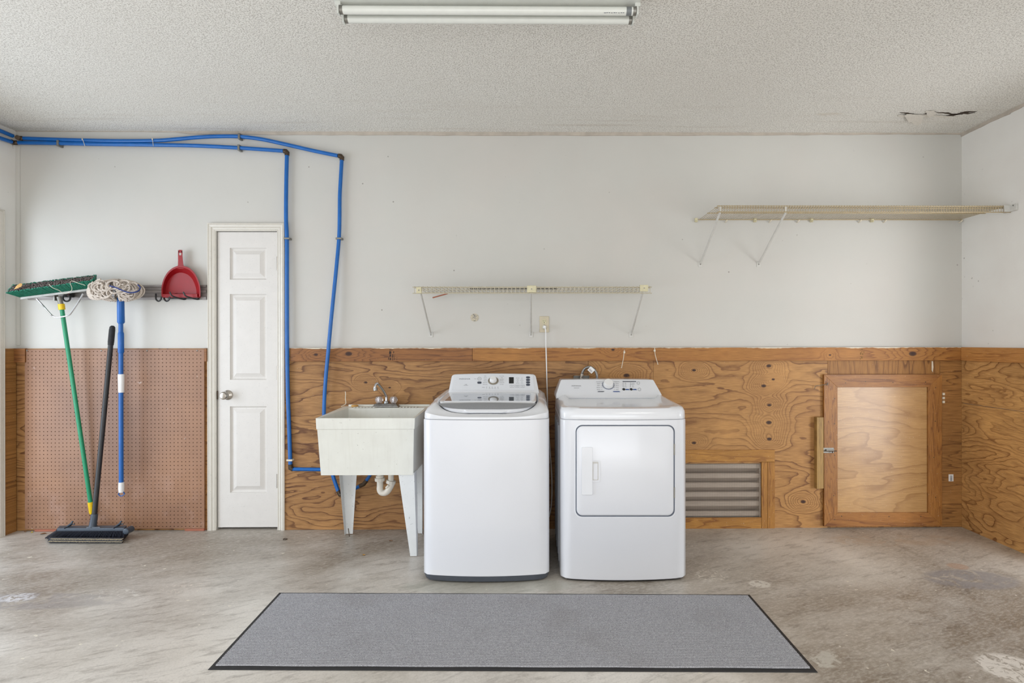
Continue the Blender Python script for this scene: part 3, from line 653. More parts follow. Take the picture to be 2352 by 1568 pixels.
q0, q1 = P(1876.5, 1123, -.05), P(1892, 958, -.05)
tb = obj('wooden_block', MB().hexa([(q0.x, -.05, q0.z), (q1.x, -.05, q0.z + .004), (q1.x, PT - .0005, q0.z), (q0.x, PT - .0005, q0.z)], [(q0.x, -.05, q1.z), (q1.x, -.05, q1.z), (q1.x, PT - .0005, q1.z), (q0.x, PT - .0005, q1.z)]), M['grey_wood'], bevel=.002)
tag(tb, 'short weathered stud block fixed upright left of the hatch bolt', 'wood block')

# barcode label stuck at the corner
lb = thing('barcode_label', 'small white barcode sticker on the plywood right of the hatch', 'sticker', P(2184, 1097, PT - .0005))
a_, b_ = P(2179, 1105, PT - .0008), P(2190, 1089, PT - .0008)
obj('paper', MB().box((a_.x, PT - .0008, a_.z), (b_.x, PT - .0001, b_.z)), M['white'], lb)
mb = MB(); z = P(2184, 1103, 0).z
while z < P(2184, 1091, 0).z:
    h_ = random.choice((.0007, .0012, .0018)); mb.box((P(2182, 1097, PT).x, PT - .0012, z), (P(2187, 1097, PT).x, PT - .0008, z + h_)); z += h_ + random.choice((.0008, .0013))
obj('barcode', mb, M['print'], lb)

# ------------------------------------------------------------------ blue water pipes
PY = -0.028
def fitting(pts, r=.0155): return MB().tube(pts, r, 12)
def clip(c, horiz=True):
    w_, h_ = (.007, .020) if horiz else (.020, .006)
    return MB().box((c.x - w_, PY - .016, c.z - h_), (c.x + w_, -.0005, c.z + h_)) if horiz else MB().box((c.x - w_, PY - .015, c.z - h_), (c.x + w_, -.0005, c.z + h_))
w1 = thing('water_pipe', 'blue water pipe with the longer upper run, dropping behind the left end of the tub', 'pipe', P(783, 358, PY), 'blue water pipes')
up1 = [P(50, 317.5, PY), P(120, 320, PY), P(190, 322, PY), P(270, 323.5, PY), P(350, 323, PY), P(400, 320, PY), P(450, 315.5, PY), P(500, 313, PY), P(550, 313.5, PY), P(600, 319.5, PY), P(650, 330, PY), P(720, 346, PY), P(776, 357.5, PY)]
obj('pipe_run', MB().tube(smooth_pts(up1), .0125, 14), M['blue'], w1, smooth=True)
LXp = XL + .028
cA = PX(0, 300, LXp)
obj('pipe_run', MB().tube([Vector((LXp, -2.6, cA.z + .02)), cA, PX(29, 312, LXp)], .0125, 14), M['blue'], w1, smooth=True)
obj('elbow', fitting([P(40, 315.5, PY - .03) + Vector((0, 0, 0)), P(43, 317, PY - .012), P(52, 317.8, PY)], .015), M['brass'], w1, smooth=True)
obj('elbow', fitting([P(778, 358, PY), P(783, 358.5, PY), P(785.5, 361, PY), P(785, 368, PY)], .0155), M['brass'], w1, smooth=True)
dn1 = [P(785, 367, PY), P(782.5, 410, PY), P(780.5, 450, PY), P(780, 500, PY), P(778.5, 548, PY), P(773, 610, PY - .01), P(767, 670, PY - .02), P(760, 740, PY - .03), P(754.5, 800, PY - .03), P(748, 870, PY - .028), P(744.5, 930, PY - .025), P(745, 980, PY - .025), P(751, 1040, PY - .025), P(764, 1090, PY - .025), P(777, 1128, PY - .025)]
obj('pipe_run', MB().tube(smooth_pts(dn1), .0122, 14), M['blue'], w1, smooth=True)
yy = PY - .03
obj('elbow', fitting([P(776, 1127, yy), P(781, 1136, yy), P(790, 1135, yy)], .0145), M['brass'], w1, smooth=True)
obj('pipe_run', MB().tube([P(786, 1137, yy), P(829, 1114.5, yy)], .0112, 14), M['blue'], w1, smooth=True)
obj('elbow', fitting([P(826, 1116, yy), P(835, 1112, yy), P(842, 1103, yy)], .0135), M['brass'], w1, smooth=True)
obj('pipe_run', MB().tube([P(840, 1105, yy), P(852, 1088, yy), P(858, 1060, yy)], .0108, 14), M['blue'], w1, smooth=True)
for c, hz_ in (((551, 314), True), ((779, 548), False)):
    obj('pipe_clip', clip(P(c[0], c[1], PY), hz_), M['greymetal'], w1, bevel=.002)
w2 = thing('water_pipe', 'blue water pipe with the lower run, dropping beside the closet door casing', 'pipe', P(657, 348, PY), 'blue water pipes')
up2 = [P(38, 327.5, PY), P(135, 329, PY), P(230, 331, PY), P(350, 332.5, PY), P(450, 334.5, PY), P(550, 339.5, PY), P(651, 346.5, PY)]
obj('pipe_run', MB().tube(smooth_pts(up2), .0125, 14), M['blue'], w2, smooth=True)
obj('pipe_run', MB().tube([Vector((LXp, -2.6, PX(0, 317, LXp).z)), PX(0, 317, LXp), PX(26, 325.5, LXp)], .0125, 14), M['blue'], w2, smooth=True)
obj('elbow', fitting([P(26, 325, PY - .03), P(30, 327.5, PY - .012), P(40, 327.6, PY)], .015), M['brass'], w2, smooth=True)
obj('elbow', fitting([P(652, 347, PY), P(657, 347.5, PY), P(659.5, 350, PY), P(659, 357, PY)], .0155), M['brass'], w2, smooth=True)
dn2 = [P(659, 356, PY), P(657.5, 420, PY), P(657, 500, PY), P(659, 548, PY), P(659, 650, PY - .004), P(659.5, 800, PY - .006), P(661, 900, PY - .004), P(664, 980, PY), P(667, 1070, PY)]
obj('pipe_run', MB().tube(smooth_pts(dn2), .0128, 14), M['blue'], w2, smooth=True)
obj('elbow', fitting([P(667, 1066, PY), P(667.5, 1075, PY), P(673, 1077, PY)], .0155), M['brass'], w2, smooth=True)
obj('pipe_run', MB().tube([P(671, 1077, PY), P(745, 1078, PY), P(800, 1079, PY)], .0122, 14), M['blue'], w2, smooth=True)
for c, hz_ in (((136, 330), True), ((550, 340), True), ((660, 548), False)):
    obj('pipe_clip', clip(P(c[0], c[1], PY), hz_), M['greymetal'], w2, bevel=.002)
obj('pipe_clip', clip(P(666.5, 1056, PY), False), M['tie'], w2, bevel=.002, label='white plastic pipe clip')
for x_, sl in ((192, 3), (351, 1)):
    c = P(x_, 327, PY - .014); t_ = obj('cable_tie', MB().tube([P(x_ - sl, 318, PY - .014), P(x_, 326, PY - .017), P(x_ + sl, 335, PY - .013), P(x_ + sl, 335, PY + .014), P(x_ - sl, 318, PY + .014)], .0016, 6, closed=True).box(P(x_ - sl - 1.5, 321, PY - .018), P(x_ - sl + 1.5, 318, PY - .013)), M['tie'], smooth=True)
    tag(t_, 'white cable tie binding the two blue ceiling pipes, ' + ('nearer the left corner' if x_ < 300 else 'right one of the two'), 'cable tie', 'cable ties on the ceiling pipes')

# ------------------------------------------------------------------ tool rail with hooks
RYf = -0.018
rail = thing('tool_rail', 'grey metal slot rail on the wall behind the hanging brooms and dustpan', 'rail', P(260, 670, RYf))
ra, rb_ = P(62, 700, RYf).x, P(473, 700, RYf).x
mb = MB(); zt0, zt1 = P(400, 688, RYf).z, P(400, 654, RYf).z; hh = zt1 - zt0
pr = [(0, 0), (0, -.012), (.12, -.018), (.2, -.018), (.24, -.008), (.44, -.008), (.48, -.018), (.62, -.018), (.66, -.006), (.84, -.006), (.88, -.018), (.96, -.018), (1, -.012), (1, 0)]
mb.loft([[(x_, d_, zt0 + hh * f_) for f_, d_ in pr] for x_ in (ra, rb_)])
obj('rail_body', mb, M['rail'], rail)
def jhook(x_, y_, dx=0.0, r=9.0, lift=0):
    y0 = RYf
    pts = [P(x_ - 6, y_ - 8, y0), P(x_ - 6, y_, y0 - .02), P(x_ - 5, y_ + 5, y0 - .045), P(x_, y_ + 8.5, y0 - .06), P(x_ + 5, y_ + 5, y0 - .07), P(x_ + 7, y_ - 2, y0 - .07)]
    return MB().tube(smooth_pts(pts, 6), .0052, 8)
obj('hook', jhook(364, 683), M['black'], rail, smooth=True); obj('hook', jhook(383, 683), M['black'], rail, smooth=True)
for x_ in (390, 421):
    obj('hook', MB().tube(smooth_pts([P(x_ + 36, 687, RYf), P(x_ + 30, 687, -.045), P(x_ + 12, 682, -.085), P(x_ + 4, 678, -.10), P(x_, 670, -.105)], 6), .0048, 8), M['black'], rail, smooth=True)
obj('hook_base', MB().box(P(385, 686, -.032), P(458, 677, RYf + .001)), M['black'], rail, bevel=.003)
# spring clip that grips the green broom
obj('grip_clip', MB().box(P(146, 682, -.045), P(171, 672, RYf + .001)).lathe([(.0, -.0), (.012, 0), (.012, .006), (0, .006)], P(157, 676, -.052), (0, 1, 0), 16), M['black'], rail, bevel=.002)
obj('grip_button', MB().disc(P(157, 676.5, -.053), (0, -1, 0), .008, .004, 14), M['red'], rail, label='red round button on the clip')
obj('grip_loop', MB().tube([P(153 + 8.5 * math.cos(t_), 684 + 8 * math.sin(t_), -.058) for t_ in [R(k * 18) for k in range(20)]], .0055, 8, closed=True), M['black'], rail, smooth=True)

# ------------------------------------------------------------------ bristle blocks
def bilerp(q, s, t_): return (q[0] * (1 - s) + q[1] * s) * (1 - t_) + (q[3] * (1 - s) + q[2] * s) * t_
def tufts(bot, top, cells, r0, r1, n=5, jit=0.002):
    mb = MB()
    for (s, t_) in cells:
        a_ = bilerp(bot, s, t_); b_ = bilerp(top, s, t_) + Vector((random.uniform(-jit, jit), random.uniform(-jit, jit), random.uniform(-jit, jit)))
        mb.tube([a_, b_], [r0, r1], n)
    return mb
def lerpv(a, b, t_): return a + (b - a) * t_
def perim(nx, ny):
    return [(i / nx, 0) for i in range(nx + 1)] + [(i / nx, 1) for i in range(nx + 1)] + [(0, j / ny) for j in range(1, ny)] + [(1, j / ny) for j in range(1, ny)]

# ---- green push broom
gb = thing('push_broom', 'green push broom hung bristles up on the rail at the left corner', 'broom', P(170, 1180, -.05))
bot = [P(46, 682, -.20), P(222, 659.5, -.145), P(220, 657, -.085), P(48, 678, -.14)]
top = [P(14, 671, -.27), P(212, 644, -.205), P(220, 631, -.11), P(30, 654, -.18)]
obj('broom_block', MB().hexa([b_ + Vector((0, 0, -.018)) for b_ in bot], [b_ + Vector((0, 0, .004)) for b_ in bot]), M['greymetal'], gb, bevel=.004)
obj('outer_bristles', tufts(bot, top, perim(52, 7), .0032, .0050), M['greenb'], gb, kind='stuff')
cells = [((i + random.random()) / 60, (j + random.random()) / 8 * .86 + .07) for i in range(60) for j in range(8)]
top2 = [t_ + Vector((0, 0, -.001)) for t_ in top]
obj('bristle_gap_shade', MB().hexa([lerpv(b_, sum(bot, Vector()) / 4, .12) for b_ in bot], [lerpv(lerpv(b_, t_, .8), sum(top, Vector()) / 4, .10) for b_, t_ in zip(bot, top)]), M['greenshade'], gb)  # dark box added inside, painting the shade between the tufts
obj('inner_bristles', tufts(bot, top2, cells, .003, .0045, 4, .004), M['darkb'], gb, kind='stuff')
h0, h1 = P(138, 681, -.125), P(209, 1160, -.045)
ax = (h1 - h0).normalized()
obj('socket', MB().tube([h0 + Vector((0, -.01, .0)), h0 + ax * .055], .014, 12).box(P(125, 690, -.15), P(131, 672, -.12)), M['greymetal'], gb, smooth=True)
obj('handle', MB().tube([h0 + ax * .05, h1], .0125, 14), M['green'], gb, smooth=True)
obj('collar', MB().tube([h0 + ax * .048, h0 + ax * .085], .0185, 14), M['yellow'], gb, smooth=True, label='yellow threaded collar')
obj('grip', MB().tube([h1 - ax * .022, h1 + ax * .045, h1 + ax * .058, h1 + ax * .063], [.0165, .0165, .013, .006], 14), M['yellow'], gb, smooth=True, label='yellow ribbed end grip')
hm = P(141, 726, -.13)
obj('brace_bar', MB().tube(smooth_pts([P(84, 686, -.175), P(100, 703, -.17), P(117, 722, -.15), P(127, 728, -.145), P(142, 727.5, -.145), P(157, 724, -.145), P(165, 716, -.15), P(178, 697, -.165), P(191, 674, -.175)], 5), .0048, 8), M['chrome'], gb, smooth=True)
obj('twine', MB().tube(smooth_pts([P(112, 652, -.262), P(120, 660, -.26), P(134, 666, -.24), P(142, 671, -.225), P(150, 674, -.215), P(163, 668, -.225), P(165, 660, -.228), P(161, 650, -.245), P(165, 645, -.235), P(180, 650, -.235), P(196, 655, -.222)], 6), .0015, 5), M['tie'], gb, smooth=True)
lf = obj('dead_leaf', MB().prism([P(32, 664, -.265), P(38, 656, -.25), P(46, 651, -.24), P(51, 653, -.245), P(49, 658, -.26), P(40, 662, -.268)], (0, .002, .003)), M['soap'])
tag(lf, 'tan dead leaf caught in the bristles of the green push broom', 'leaf')

# ---- string mop
mp = thing('string_mop', 'cotton string mop on a blue pole hung head up on the rail', 'mop', P(278, 1138, -.06))
my = -.13
pole = lambda a_, b_, r: MB().tube([P(a_[0], a_[1], my), P(b_[0], b_[1], my)], r, 16)
obj('pole', pole((277.5, 730), (278.5, 1112), .0135), M['bluepl'], mp, smooth=True)
obj('sleeve', MB().tube([P(277, 683, my), P(278, 740, my), P(278.2, 743, my)], [.0205, .0215, .016], 16), M['bluepl'], mp, smooth=True)
obj('coupling', MB().tube([P(277.7, 762, my), P(277.8, 766, my), P(278, 808, my), P(278, 811, my)], [.014, .0175, .0175, .014], 16), M['bluepl'], mp, smooth=True)
obj('grip', MB().tube([P(278.4, 859, my), P(278.4, 861, my), P(278.6, 899, my), P(278.6, 901, my)], [.018, .0188, .017, .016], 16), M['white'], mp, smooth=True, label='white plastic sleeve')
obj('end_cap', MB().tube([P(278.8, 1107, my), P(278.8, 1122, my), P(278.8, 1130, my)], [.0165, .0175, .015], 16), M['white'], mp, smooth=True, label='white end cap')
obj('hang_loop', MB().tube([P(279, 1122, my - .004), P(272, 1135, my), P(276, 1138.5, my), P(281, 1138.5, my), P(286, 1134, my)], .0035, 8, closed=True), M['bluepl'], mp, smooth=True)
yc = P(274, 667, -.155); mb = MB()
def yarn(pts, r=.0052): mb.tube(smooth_pts(pts, 4), r, 6)
AX, AY, AZ = .152, .088, .069
def ell(u, v, k=1.0):   # u longitude 0..2pi around the vertical, v 0(top)..1(bottom)
    a_ = v * math.pi
    return yc + Vector((AX * k * math.sin(a_) * math.cos(u), AY * k * math.sin(a_) * math.sin(u), AZ * k * math.cos(a_)))
for k in range(70):
    u = 2 * math.pi * k / 70 + random.uniform(-.05, .05); sw = random.uniform(.2, .8); k0 = random.uniform(.9, 1.06)
    yarn([ell(u + sw * v, v, k0) for v in (.06, .2, .34, .48, .62, .76, .9)])
for k in range(46):                                       # looped bunches facing the room
    cx_ = random.uniform(-.9, .9); cu = random.uniform(-2.4, -.7); cv = random.uniform(.28, .72)
    c_ = ell(math.atan2(-1, cx_ * 1.8), cv, .98); rr = random.uniform(.018, .032); an = random.uniform(0, 3.1)
    yarn([c_ + Vector((rr * 1.3 * math.cos(an + t_), -.012 + .006 * math.sin(2 * t_), rr * math.sin(an + t_))) for t_ in [j * .62 for j in range(7)]], .0048)
for k in range(16):                                       # end curl on the left
    c_ = yc + Vector((-.125, -.035, -.012)); rr = .012 + .034 * (k % 8) / 8
    yarn([c_ + Vector((rr * math.cos(t_ + k), -.02 + .035 * k / 16 - rr * .25, rr * 1.15 * math.sin(t_ + k))) for t_ in [j * .7 for j in range(10)]], .0048)
obj('yarn', mb, M['yarn'], mp, smooth=True, kind='stuff')
obj('stitched_band', MB().tube(smooth_pts([P(252, 656, -.252), P(268, 661, -.266), P(284, 668, -.271), P(300, 672, -.268), P(316, 669, -.255), P(322, 661, -.232), P(317, 654, -.212)], 6), .0042, 6), M['navy'], mp, smooth=True)

# ---- dustpan
dp = thing('dustpan', 'red plastic dustpan hung handle up on the black hooks', 'dustpan', P(415, 682, -.05))
dy = -.055
def pan_pts(k=1.0, yo=0.0, y_=dy):
    out = []
    for (x_, y0) in ((371, 680), (370.5, 668), (371.5, 655), (376, 640), (384, 626), (395, 616), (406, 611), (415, 609.5), (424, 611), (436, 616), (447, 627), (454, 640), (459, 655), (460.5, 668), (460, 681)):
        out.append(P(415.5 + (x_ - 415.5) * k, 681 + (y0 - 681) * k + yo, y_))
    return smooth_pts(out, 4)
mb = MB(); o1, o2 = pan_pts(1.0, 0, dy), pan_pts(.985, 0, dy + .04); i1 = pan_pts(.94, 0, dy); i2 = pan_pts(.80, 2, dy + .034); i3 = pan_pts(.2, -8, dy + .036)
n = len(o1)
for A_, B_ in ((o2, o1), (o1, i1), (i1, i2), (i2, i3)):
    mb.add(A_ + B_, [(k, k + 1, n + k + 1, n + k) for k in range(n - 1)])
mb.add(i3, [tuple(range(n))]); mb.add([p_ + Vector((0, .002, 0)) for p_ in o2], [tuple(range(n))])
obj('pan', mb, M['red'], dp, smooth=True, angle=50)
obj('pan_lip', MB().box(P(371, 683, dy - .002), P(461, 676, dy + .038)), M['red'], dp, bevel=.002)
hb = MB().loft([[P(x_ - w_, y_, dy + .004), P(x_ + w_, y_, dy + .004), P(x_ + w_ * .8, y_, dy + .022), P(x_ - w_ * .8, y_, dy + .022)] for x_, y_, w_ in ((415.5, 617, 9), (415, 608, 6.5), (414.5, 598, 5.6), (414, 586, 5.2))])
hb.loft([[P(x_ - w_, y_, dy + .006), P(x_ + w_, y_, dy + .006), P(x_ + w_, y_, dy + .02), P(x_ - w_, y_, dy + .02)] for x_, y_, w_ in ((410.3, 587, 1.4), (410.3, 580, 1.4), (411, 576, 1.5))])
hb.loft([[P(x_ - w_, y_, dy + .006), P(x_ + w_, y_, dy + .006), P(x_ + w_, y_, dy + .02), P(x_ - w_, y_, dy + .02)] for x_, y_, w_ in ((417.7, 587, 1.4), (417.7, 580, 1.4), (417, 576, 1.5))])
hb.loft([[P(x_, 580.5, dy + .006), P(x_, 574.5 - (1 if 411 < x_ < 417 else 0), dy + .006), P(x_, 574.5, dy + .02), P(x_, 580.5, dy + .02)] for x_ in (409, 412, 414, 416, 419)])
obj('handle', hb, M['red'], dp, bevel=.0015)

# ---- black broom
bb = thing('floor_broom', 'black angle broom standing on the floor and leaning against the pegboard', 'broom', PF(200, 1240))
zb_ = .068
bot = [P(130, 1216, -.225), P(286, 1216, -.225), P(292, 1212, -.165), P(136, 1212, -.165)]
for q in bot: q.z = zb_
top = [PF(106, 1238), PF(283, 1240), PF(294, 1230), PF(120, 1230)]
for q in top: q.z = .010
obj('broom_block', MB().hexa([b_ + Vector((0, 0, -.004)) for b_ in bot], [b_ + Vector((0, 0, .018)) for b_ in bot]).tube([(bot[1].x + .006, -.228, zb_ - .004), (bot[1].x + .006, -.226, zb_ - .004), (bot[1].x + .006, -.165, zb_ - .004)], [.014, .020, .020], 14), M['bluegrey'], bb, bevel=.006)
obj('outer_bristles', tufts(bot, top, perim(46, 7), .0036, .0056, 5, .002), M['blackb'], bb, kind='stuff')
cells = [((i + random.random()) / 50, (j + random.random()) / 5 * .8 + .1) for i in range(50) for j in range(5)]
obj('inner_bristles', tufts(bot, top, cells, .003, .0055, 4, .003), M['blackb'], bb, kind='stuff')
mb = MB()
for yrow, zz_ in ((1238.0, .020), (1243.2, .0055)):
    a_ = P(111 + (1242.5 - yrow), yrow, -.268); b_ = P(279, yrow + 1.5, -.268)
    for i in range(110):
        s_ = (i + .5) / 110; c = a_ * (1 - s_) + b_ * s_; z_ = max(.0045, c.z)
        mb.tube([Vector((c.x + .004, c.y + .014, z_ + .006)), Vector((c.x, c.y + random.uniform(-.002, .002), z_ + random.uniform(-.0015, .0015)))], [.0010, .0021], 5)
obj('bristle_skirt', MB().hexa([P(109, 1245, -.262), P(281, 1246.5, -.262), P(285, 1246, -.20), P(116, 1245, -.20)], [P(112, 1234, -.262), P(281, 1236, -.262), P(285, 1234, -.20), P(118, 1233, -.20)]), M['blackb'], bb)
obj('bristle_tips', mb, M['creamb'], bb, kind='stuff', label='cream coloured bristle tips along the front')
s0 = P(213, 1211, -.195); s1 = P(217, 1180, -.19); tipb = P(258.5, 748, -.045)
ax = (tipb - s1).normalized()
obj('socket', MB().hexa([P(197, 1214, -.22), P(231, 1214, -.22), P(231, 1212, -.17), P(197, 1212, -.17)], [P(199, 1210, -.215), P(229, 1210, -.215), P(229, 1208, -.175), P(199, 1208, -.175)]).tube([s0, s0 + Vector((0.002, 0, .02)), s1 - ax * .02, s1], [.026, .021, .0195, .019], 14), M['bluegrey'], bb, smooth=True)
obj('handle', MB().tube([s1 - ax * .01, tipb - ax * .12], .0148, 14), M['black'], bb, smooth=True)
gr_ = MB().tube([tipb - ax * .13, tipb - ax * .125, tipb - ax * .01, tipb], [.015, .0172, .0165, .009], 14)
for k in range(13): gr_.tube([tipb - ax * (.028 + .0068 * k) + Vector((0, -.0, 0)), tipb - ax * (.0245 + .0068 * k)], .0185, 12)
obj('grip', gr_, M['dblack'], bb, smooth=True, label='black ribbed rubber grip')
for x_ in (160, 272):
    c = P(x_, 1207, -.19); obj('spring_clip', MB().box((c.x - .012, -.228, zb_ + .016), (c.x - .004, -.17, zb_ + .022)).tube([Vector((c.x - .01, -.20, zb_ + .02)), Vector((c.x + .006, -.185, zb_ + .035)), Vector((c.x + .012, -.18, zb_ + .05))], .006, 8).tube([Vector((c.x + .004, -.18, zb_ + .028)), Vector((c.x + .024, -.18, zb_ + .03))], .004, 8), M['bluegrey'], bb, smooth=True)

# ------------------------------------------------------------------ laundry sink
sk = thing('laundry_sink', 'white plastic laundry tub on tapered legs, with a scuffed cracked front, left of the washer', 'sink', (P(840, 1200, -.3).x, -.3, 0))
YFt, YFb, YB_ = -.555, -.535, -.035
xl, xr = P(725, 962, YFt).x, P(953, 958, YFt).x; zf = P(840, 960, YFt).z
xlb, xrb = P(737, 1093, YFb).x, P(949, 1090, YFb).x; zb0 = P(840, 1091, YFb).z
zbk = zf + .012; zdeck = zbk
YD = -.135          # front edge of the rear deck
rim = .012
def rect(x0, x1, y0, y1, z): return [(x0, y0, z), (x1, y0, z), (x1, y1, z), (x0, y1, z)]
def lerp(a_, b_, t_): return a_ + (b_ - a_) * t_
zs_ = P(840, 986, YFt).z
o_top = [(xl, YFt, zf), (xr, YFt, zf), (xr, YB_, zbk), (xl, YB_, zbk)]
o_s1 = [(xl + .003, YFt + .001, zs_ + .002), (xr - .003, YFt + .001, zs_ + .002), (xr - .003, YB_, zs_), (xl + .003, YB_, zs_)]
o_s2 = [(xl + .007, YFt + .005, zs_ - .001), (xr - .007, YFt + .005, zs_ - .001), (xr - .007, YB_ - .002, zs_), (xl + .007, YB_ - .002, zs_)]
o_bot = [(xlb, YFb, zb0), (xrb, YFb, zb0), (xrb - .004, YB_ - .09, zb0), (xlb, YB_ - .09, zb0)]
i_top = [(xl + rim, YFt + rim, zf), (xr - rim, YFt + rim, zf), (xr - rim - .006, YD, zbk - .001), (xl + rim + .045, YD, zbk - .001)]
i_bot = [(xlb + .04, YFb + .04, zb0 + .03), (xrb - .04, YFb + .04, zb0 + .03), (xrb - .04, YD - .05, zb0 + .03), (xlb + .06, YD - .05, zb0 + .03)]
mb = MB().loft([i_bot, i_top, o_top, o_s1, o_s2, o_bot], True, True)
obj('basin', mb, M['tub'], sk, bevel=.006, seg=3)
obj('backsplash', MB().box((xl + .03, YB_ - .012, zbk - .001), (xr - .0, YB_, zbk + .012)), M['tub'], sk, bevel=.003)
for k in range(7):   # sloping drain ribs of the deck
    x_ = P(812 + k * 7.4, 934, YD).x; obj('drain_rib', MB().prism([(x_, YD - .004, zbk + .001), (x_ + .011, YD - .004, zbk + .001), (x_ + .028, YD + .03, zbk + .001), (x_ + .017, YD + .03, zbk + .001)], (0, 0, .004)), M['tub'], sk)
for k in range(6):
    x_ = P(918 + k * 7.2, 934, YD).x; obj('drain_rib', MB().prism([(x_, YD - .004, zbk + .001), (x_ + .008, YD - .004, zbk + .001), (x_ + .014, YD + .03, zbk + .001), (x_ + .006, YD + .03, zbk + .001)], (0, 0, .004)), M['tub'], sk)
def leg(xa, xb, ya, yb, fx_, fy_, sx, sy):
    """angle leg: two tapering flanges meeting at an outer corner"""
    ztop = zb0 + .012; t_ = .003; mb = MB()
    # corner at (xa, ya); flanges run towards (xb, ya) and (xa, yb); foot corner fx_, fy_
    w0, w1 = abs(xb - xa), abs(xb - xa) * .42; d0, d1 = abs(yb - ya), abs(yb - ya) * .42
    T = [(xa, ya), (xa + sx * w0, ya), (xa + sx * w0, ya + sy * t_), (xa + sx * t_, ya + sy * t_), (xa + sx * t_, ya + sy * d0), (xa, ya + sy * d0)]
    Bq = [(fx_, fy_), (fx_ + sx * w1, fy_), (fx_ + sx * w1, fy_ + sy * t_), (fx_ + sx * t_, fy_ + sy * t_), (fx_ + sx * t_, fy_ + sy * d1), (fx_, fy_ + sy * d1)]
    return mb.loft([[(x_, y_, .004) for x_, y_ in Bq], [(x_, y_, ztop) for x_, y_ in T]])
# front right: corner on the right, foot at px 960
xfr = P(951, 1100, YFb).x; ffr = P(957, 1277, -.515).x
obj('leg', leg(xfr, P(914, 1100, YFb).x, YFb + .006, YFb + .085, ffr, -.508, -1, 1), M['leg'], sk, smooth=True, bevel=.0015)
ybk = YB_ - .09
xbl = P(784, 1100, ybk).x; obj('leg', leg(xbl, P(822, 1100, ybk).x, ybk - .0, ybk - .07, P(793, 1220, -.12).x, -.105, 1, -1), M['leg'], sk, smooth=True, bevel=.0015)
xbr = P(975, 1100, ybk).x; obj('leg', leg(xbr, P(947, 1100, ybk).x, ybk - .0, ybk - .07, P(971, 1218, -.12).x, -.105, -1, -1), M['leg'], sk, smooth=True, bevel=.0015)
obj('foot_bolt', MB().tube([P(800, 1213, -.185), P(802.5, 1232, -.195)], .003, 6), M['brass'], sk)
# trap
ty = -.30; trp = MB()
zt_ = zb0 + .004
A1 = P(876, 1096, ty); A2 = P(897, 1096, ty)
pp = [Vector((A1.x, ty, zt_)), P(873, 1112, ty), P(872.5, 1122, ty), P(875, 1129, ty), P(881, 1131.5, ty), P(888, 1129.5, ty), P(894, 1122, ty), P(899, 1112, ty), P(900, 1104, ty)]
pp[0] = Vector((P(873, 1096, ty).x, ty, zt_))
trap = obj('drain_trap', trp.tube(smooth_pts(pp, 6), .0195, 14), M['pvc'], sk, smooth=True)
obj('slip_nut', MB().tube([P(872.5, 1097, ty), P(872.5, 1104, ty)], .031, 10).tube([P(872.5, 1091.5, ty), P(872.5, 1097, ty)], .024, 14), M['pvc'], trap)
obj('slip_nut', MB().tube([P(898.5, 1103, ty), P(897, 1110, ty)], .029, 10).tube([P(887, 1120, ty - .014), P(893, 1114, ty - .02)], .007, 8), M['pvc'], trap)
obj('tail_pipe', MB().tube([P(898, 1104, ty), Vector((P(898, 1090, ty).x, ty, zt_))], .0175, 14).tube([Vector((P(898, 1090, ty).x, ty, zt_ - .02)), Vector((P(898, 1090, -.02).x, -.02, zt_ - .02))], .016, 12), M['pvc'], trap, smooth=True)
obj('crack', MB().prism([P(783, 1067, YFb - .001), P(785, 1068, YFb - .001), P(784.4, 1080, YFb - .001), P(782.6, 1079, YFb - .001)], (0, .0015, 0)), M['seal'], sk)
# hanging string / soap
ss = obj('white_string', MB().tube(smooth_pts([P(793, 899, -.02), P(794, 905, -.03), P(793.5, 915, -.03), P(794.5, 926, -.035), P(790, 930, -.045), P(784, 933, -.06)]), .0028, 6), M['tie'], smooth=True)
tag(ss, 'short dirty white cord rising behind the left rear corner of the tub', 'cord')
sp_ = P(815, 929, -.075)
so = obj('soap_bar', MB().lathe([(.0, 0), (.020, 0), (.0235, .004), (.0235, .007), (.02, .011), (0, .012)], (sp_.x, sp_.y, zbk + .001)), M['soap'], smooth=True)
tag(so, 'small round amber soap bar on the rear ledge of the tub', 'soap')

# faucet
fyc = -.088
fa = thing('faucet', 'old chrome two-knob faucet with a swan-neck spout on the tub ledge', 'faucet', (P(887, 930, fyc).x, fyc, zbk))
x0, x1 = P(857, 933, fyc).x, P(917, 933, fyc).x; zt_ = zbk + .001
obj('base_plate', MB().loft([rect(x0, x1, fyc - .032, fyc + .028, zt_), rect(x0 + .002, x1 - .002, fyc - .032, fyc + .028, zt_ + .005), rect(x0 + .018, x1 - .018, fyc - .014, fyc + .018, zt_ + .022)]), M['oldchrome'], fa, bevel=.0015)
zc = zt_ + .022
bx_ = P(887.5, 925, fyc).x
obj('nut', MB().lathe([(.0145, 0), (.0155, .002), (.0155, .014), (.012, .017)], (bx_, fyc, zc), n=8), M['oldchrome'], fa)
ptt = [Vector((bx_, fyc, zc + .014)), P(887.5, 914, fyc), P(886.5, 908, fyc - .002), P(882, 899, fyc - .012), P(876, 890, fyc - .028), P(870.5, 883, fyc - .045), P(867.5, 880.5, fyc - .055), P(863.5, 882.5, fyc - .065), P(861.5, 888, fyc - .072), P(861.5, 893, fyc - .074)]
obj('spout', MB().tube(smooth_pts(ptt, 6), .0085, 12), M['chrome'], fa, smooth=True)
obj('aerator', MB().tube([P(861.7, 890, fyc - .073), P(862.7, 897, fyc - .075)], .0135, 12), M['oldchrome'], fa, smooth=True)
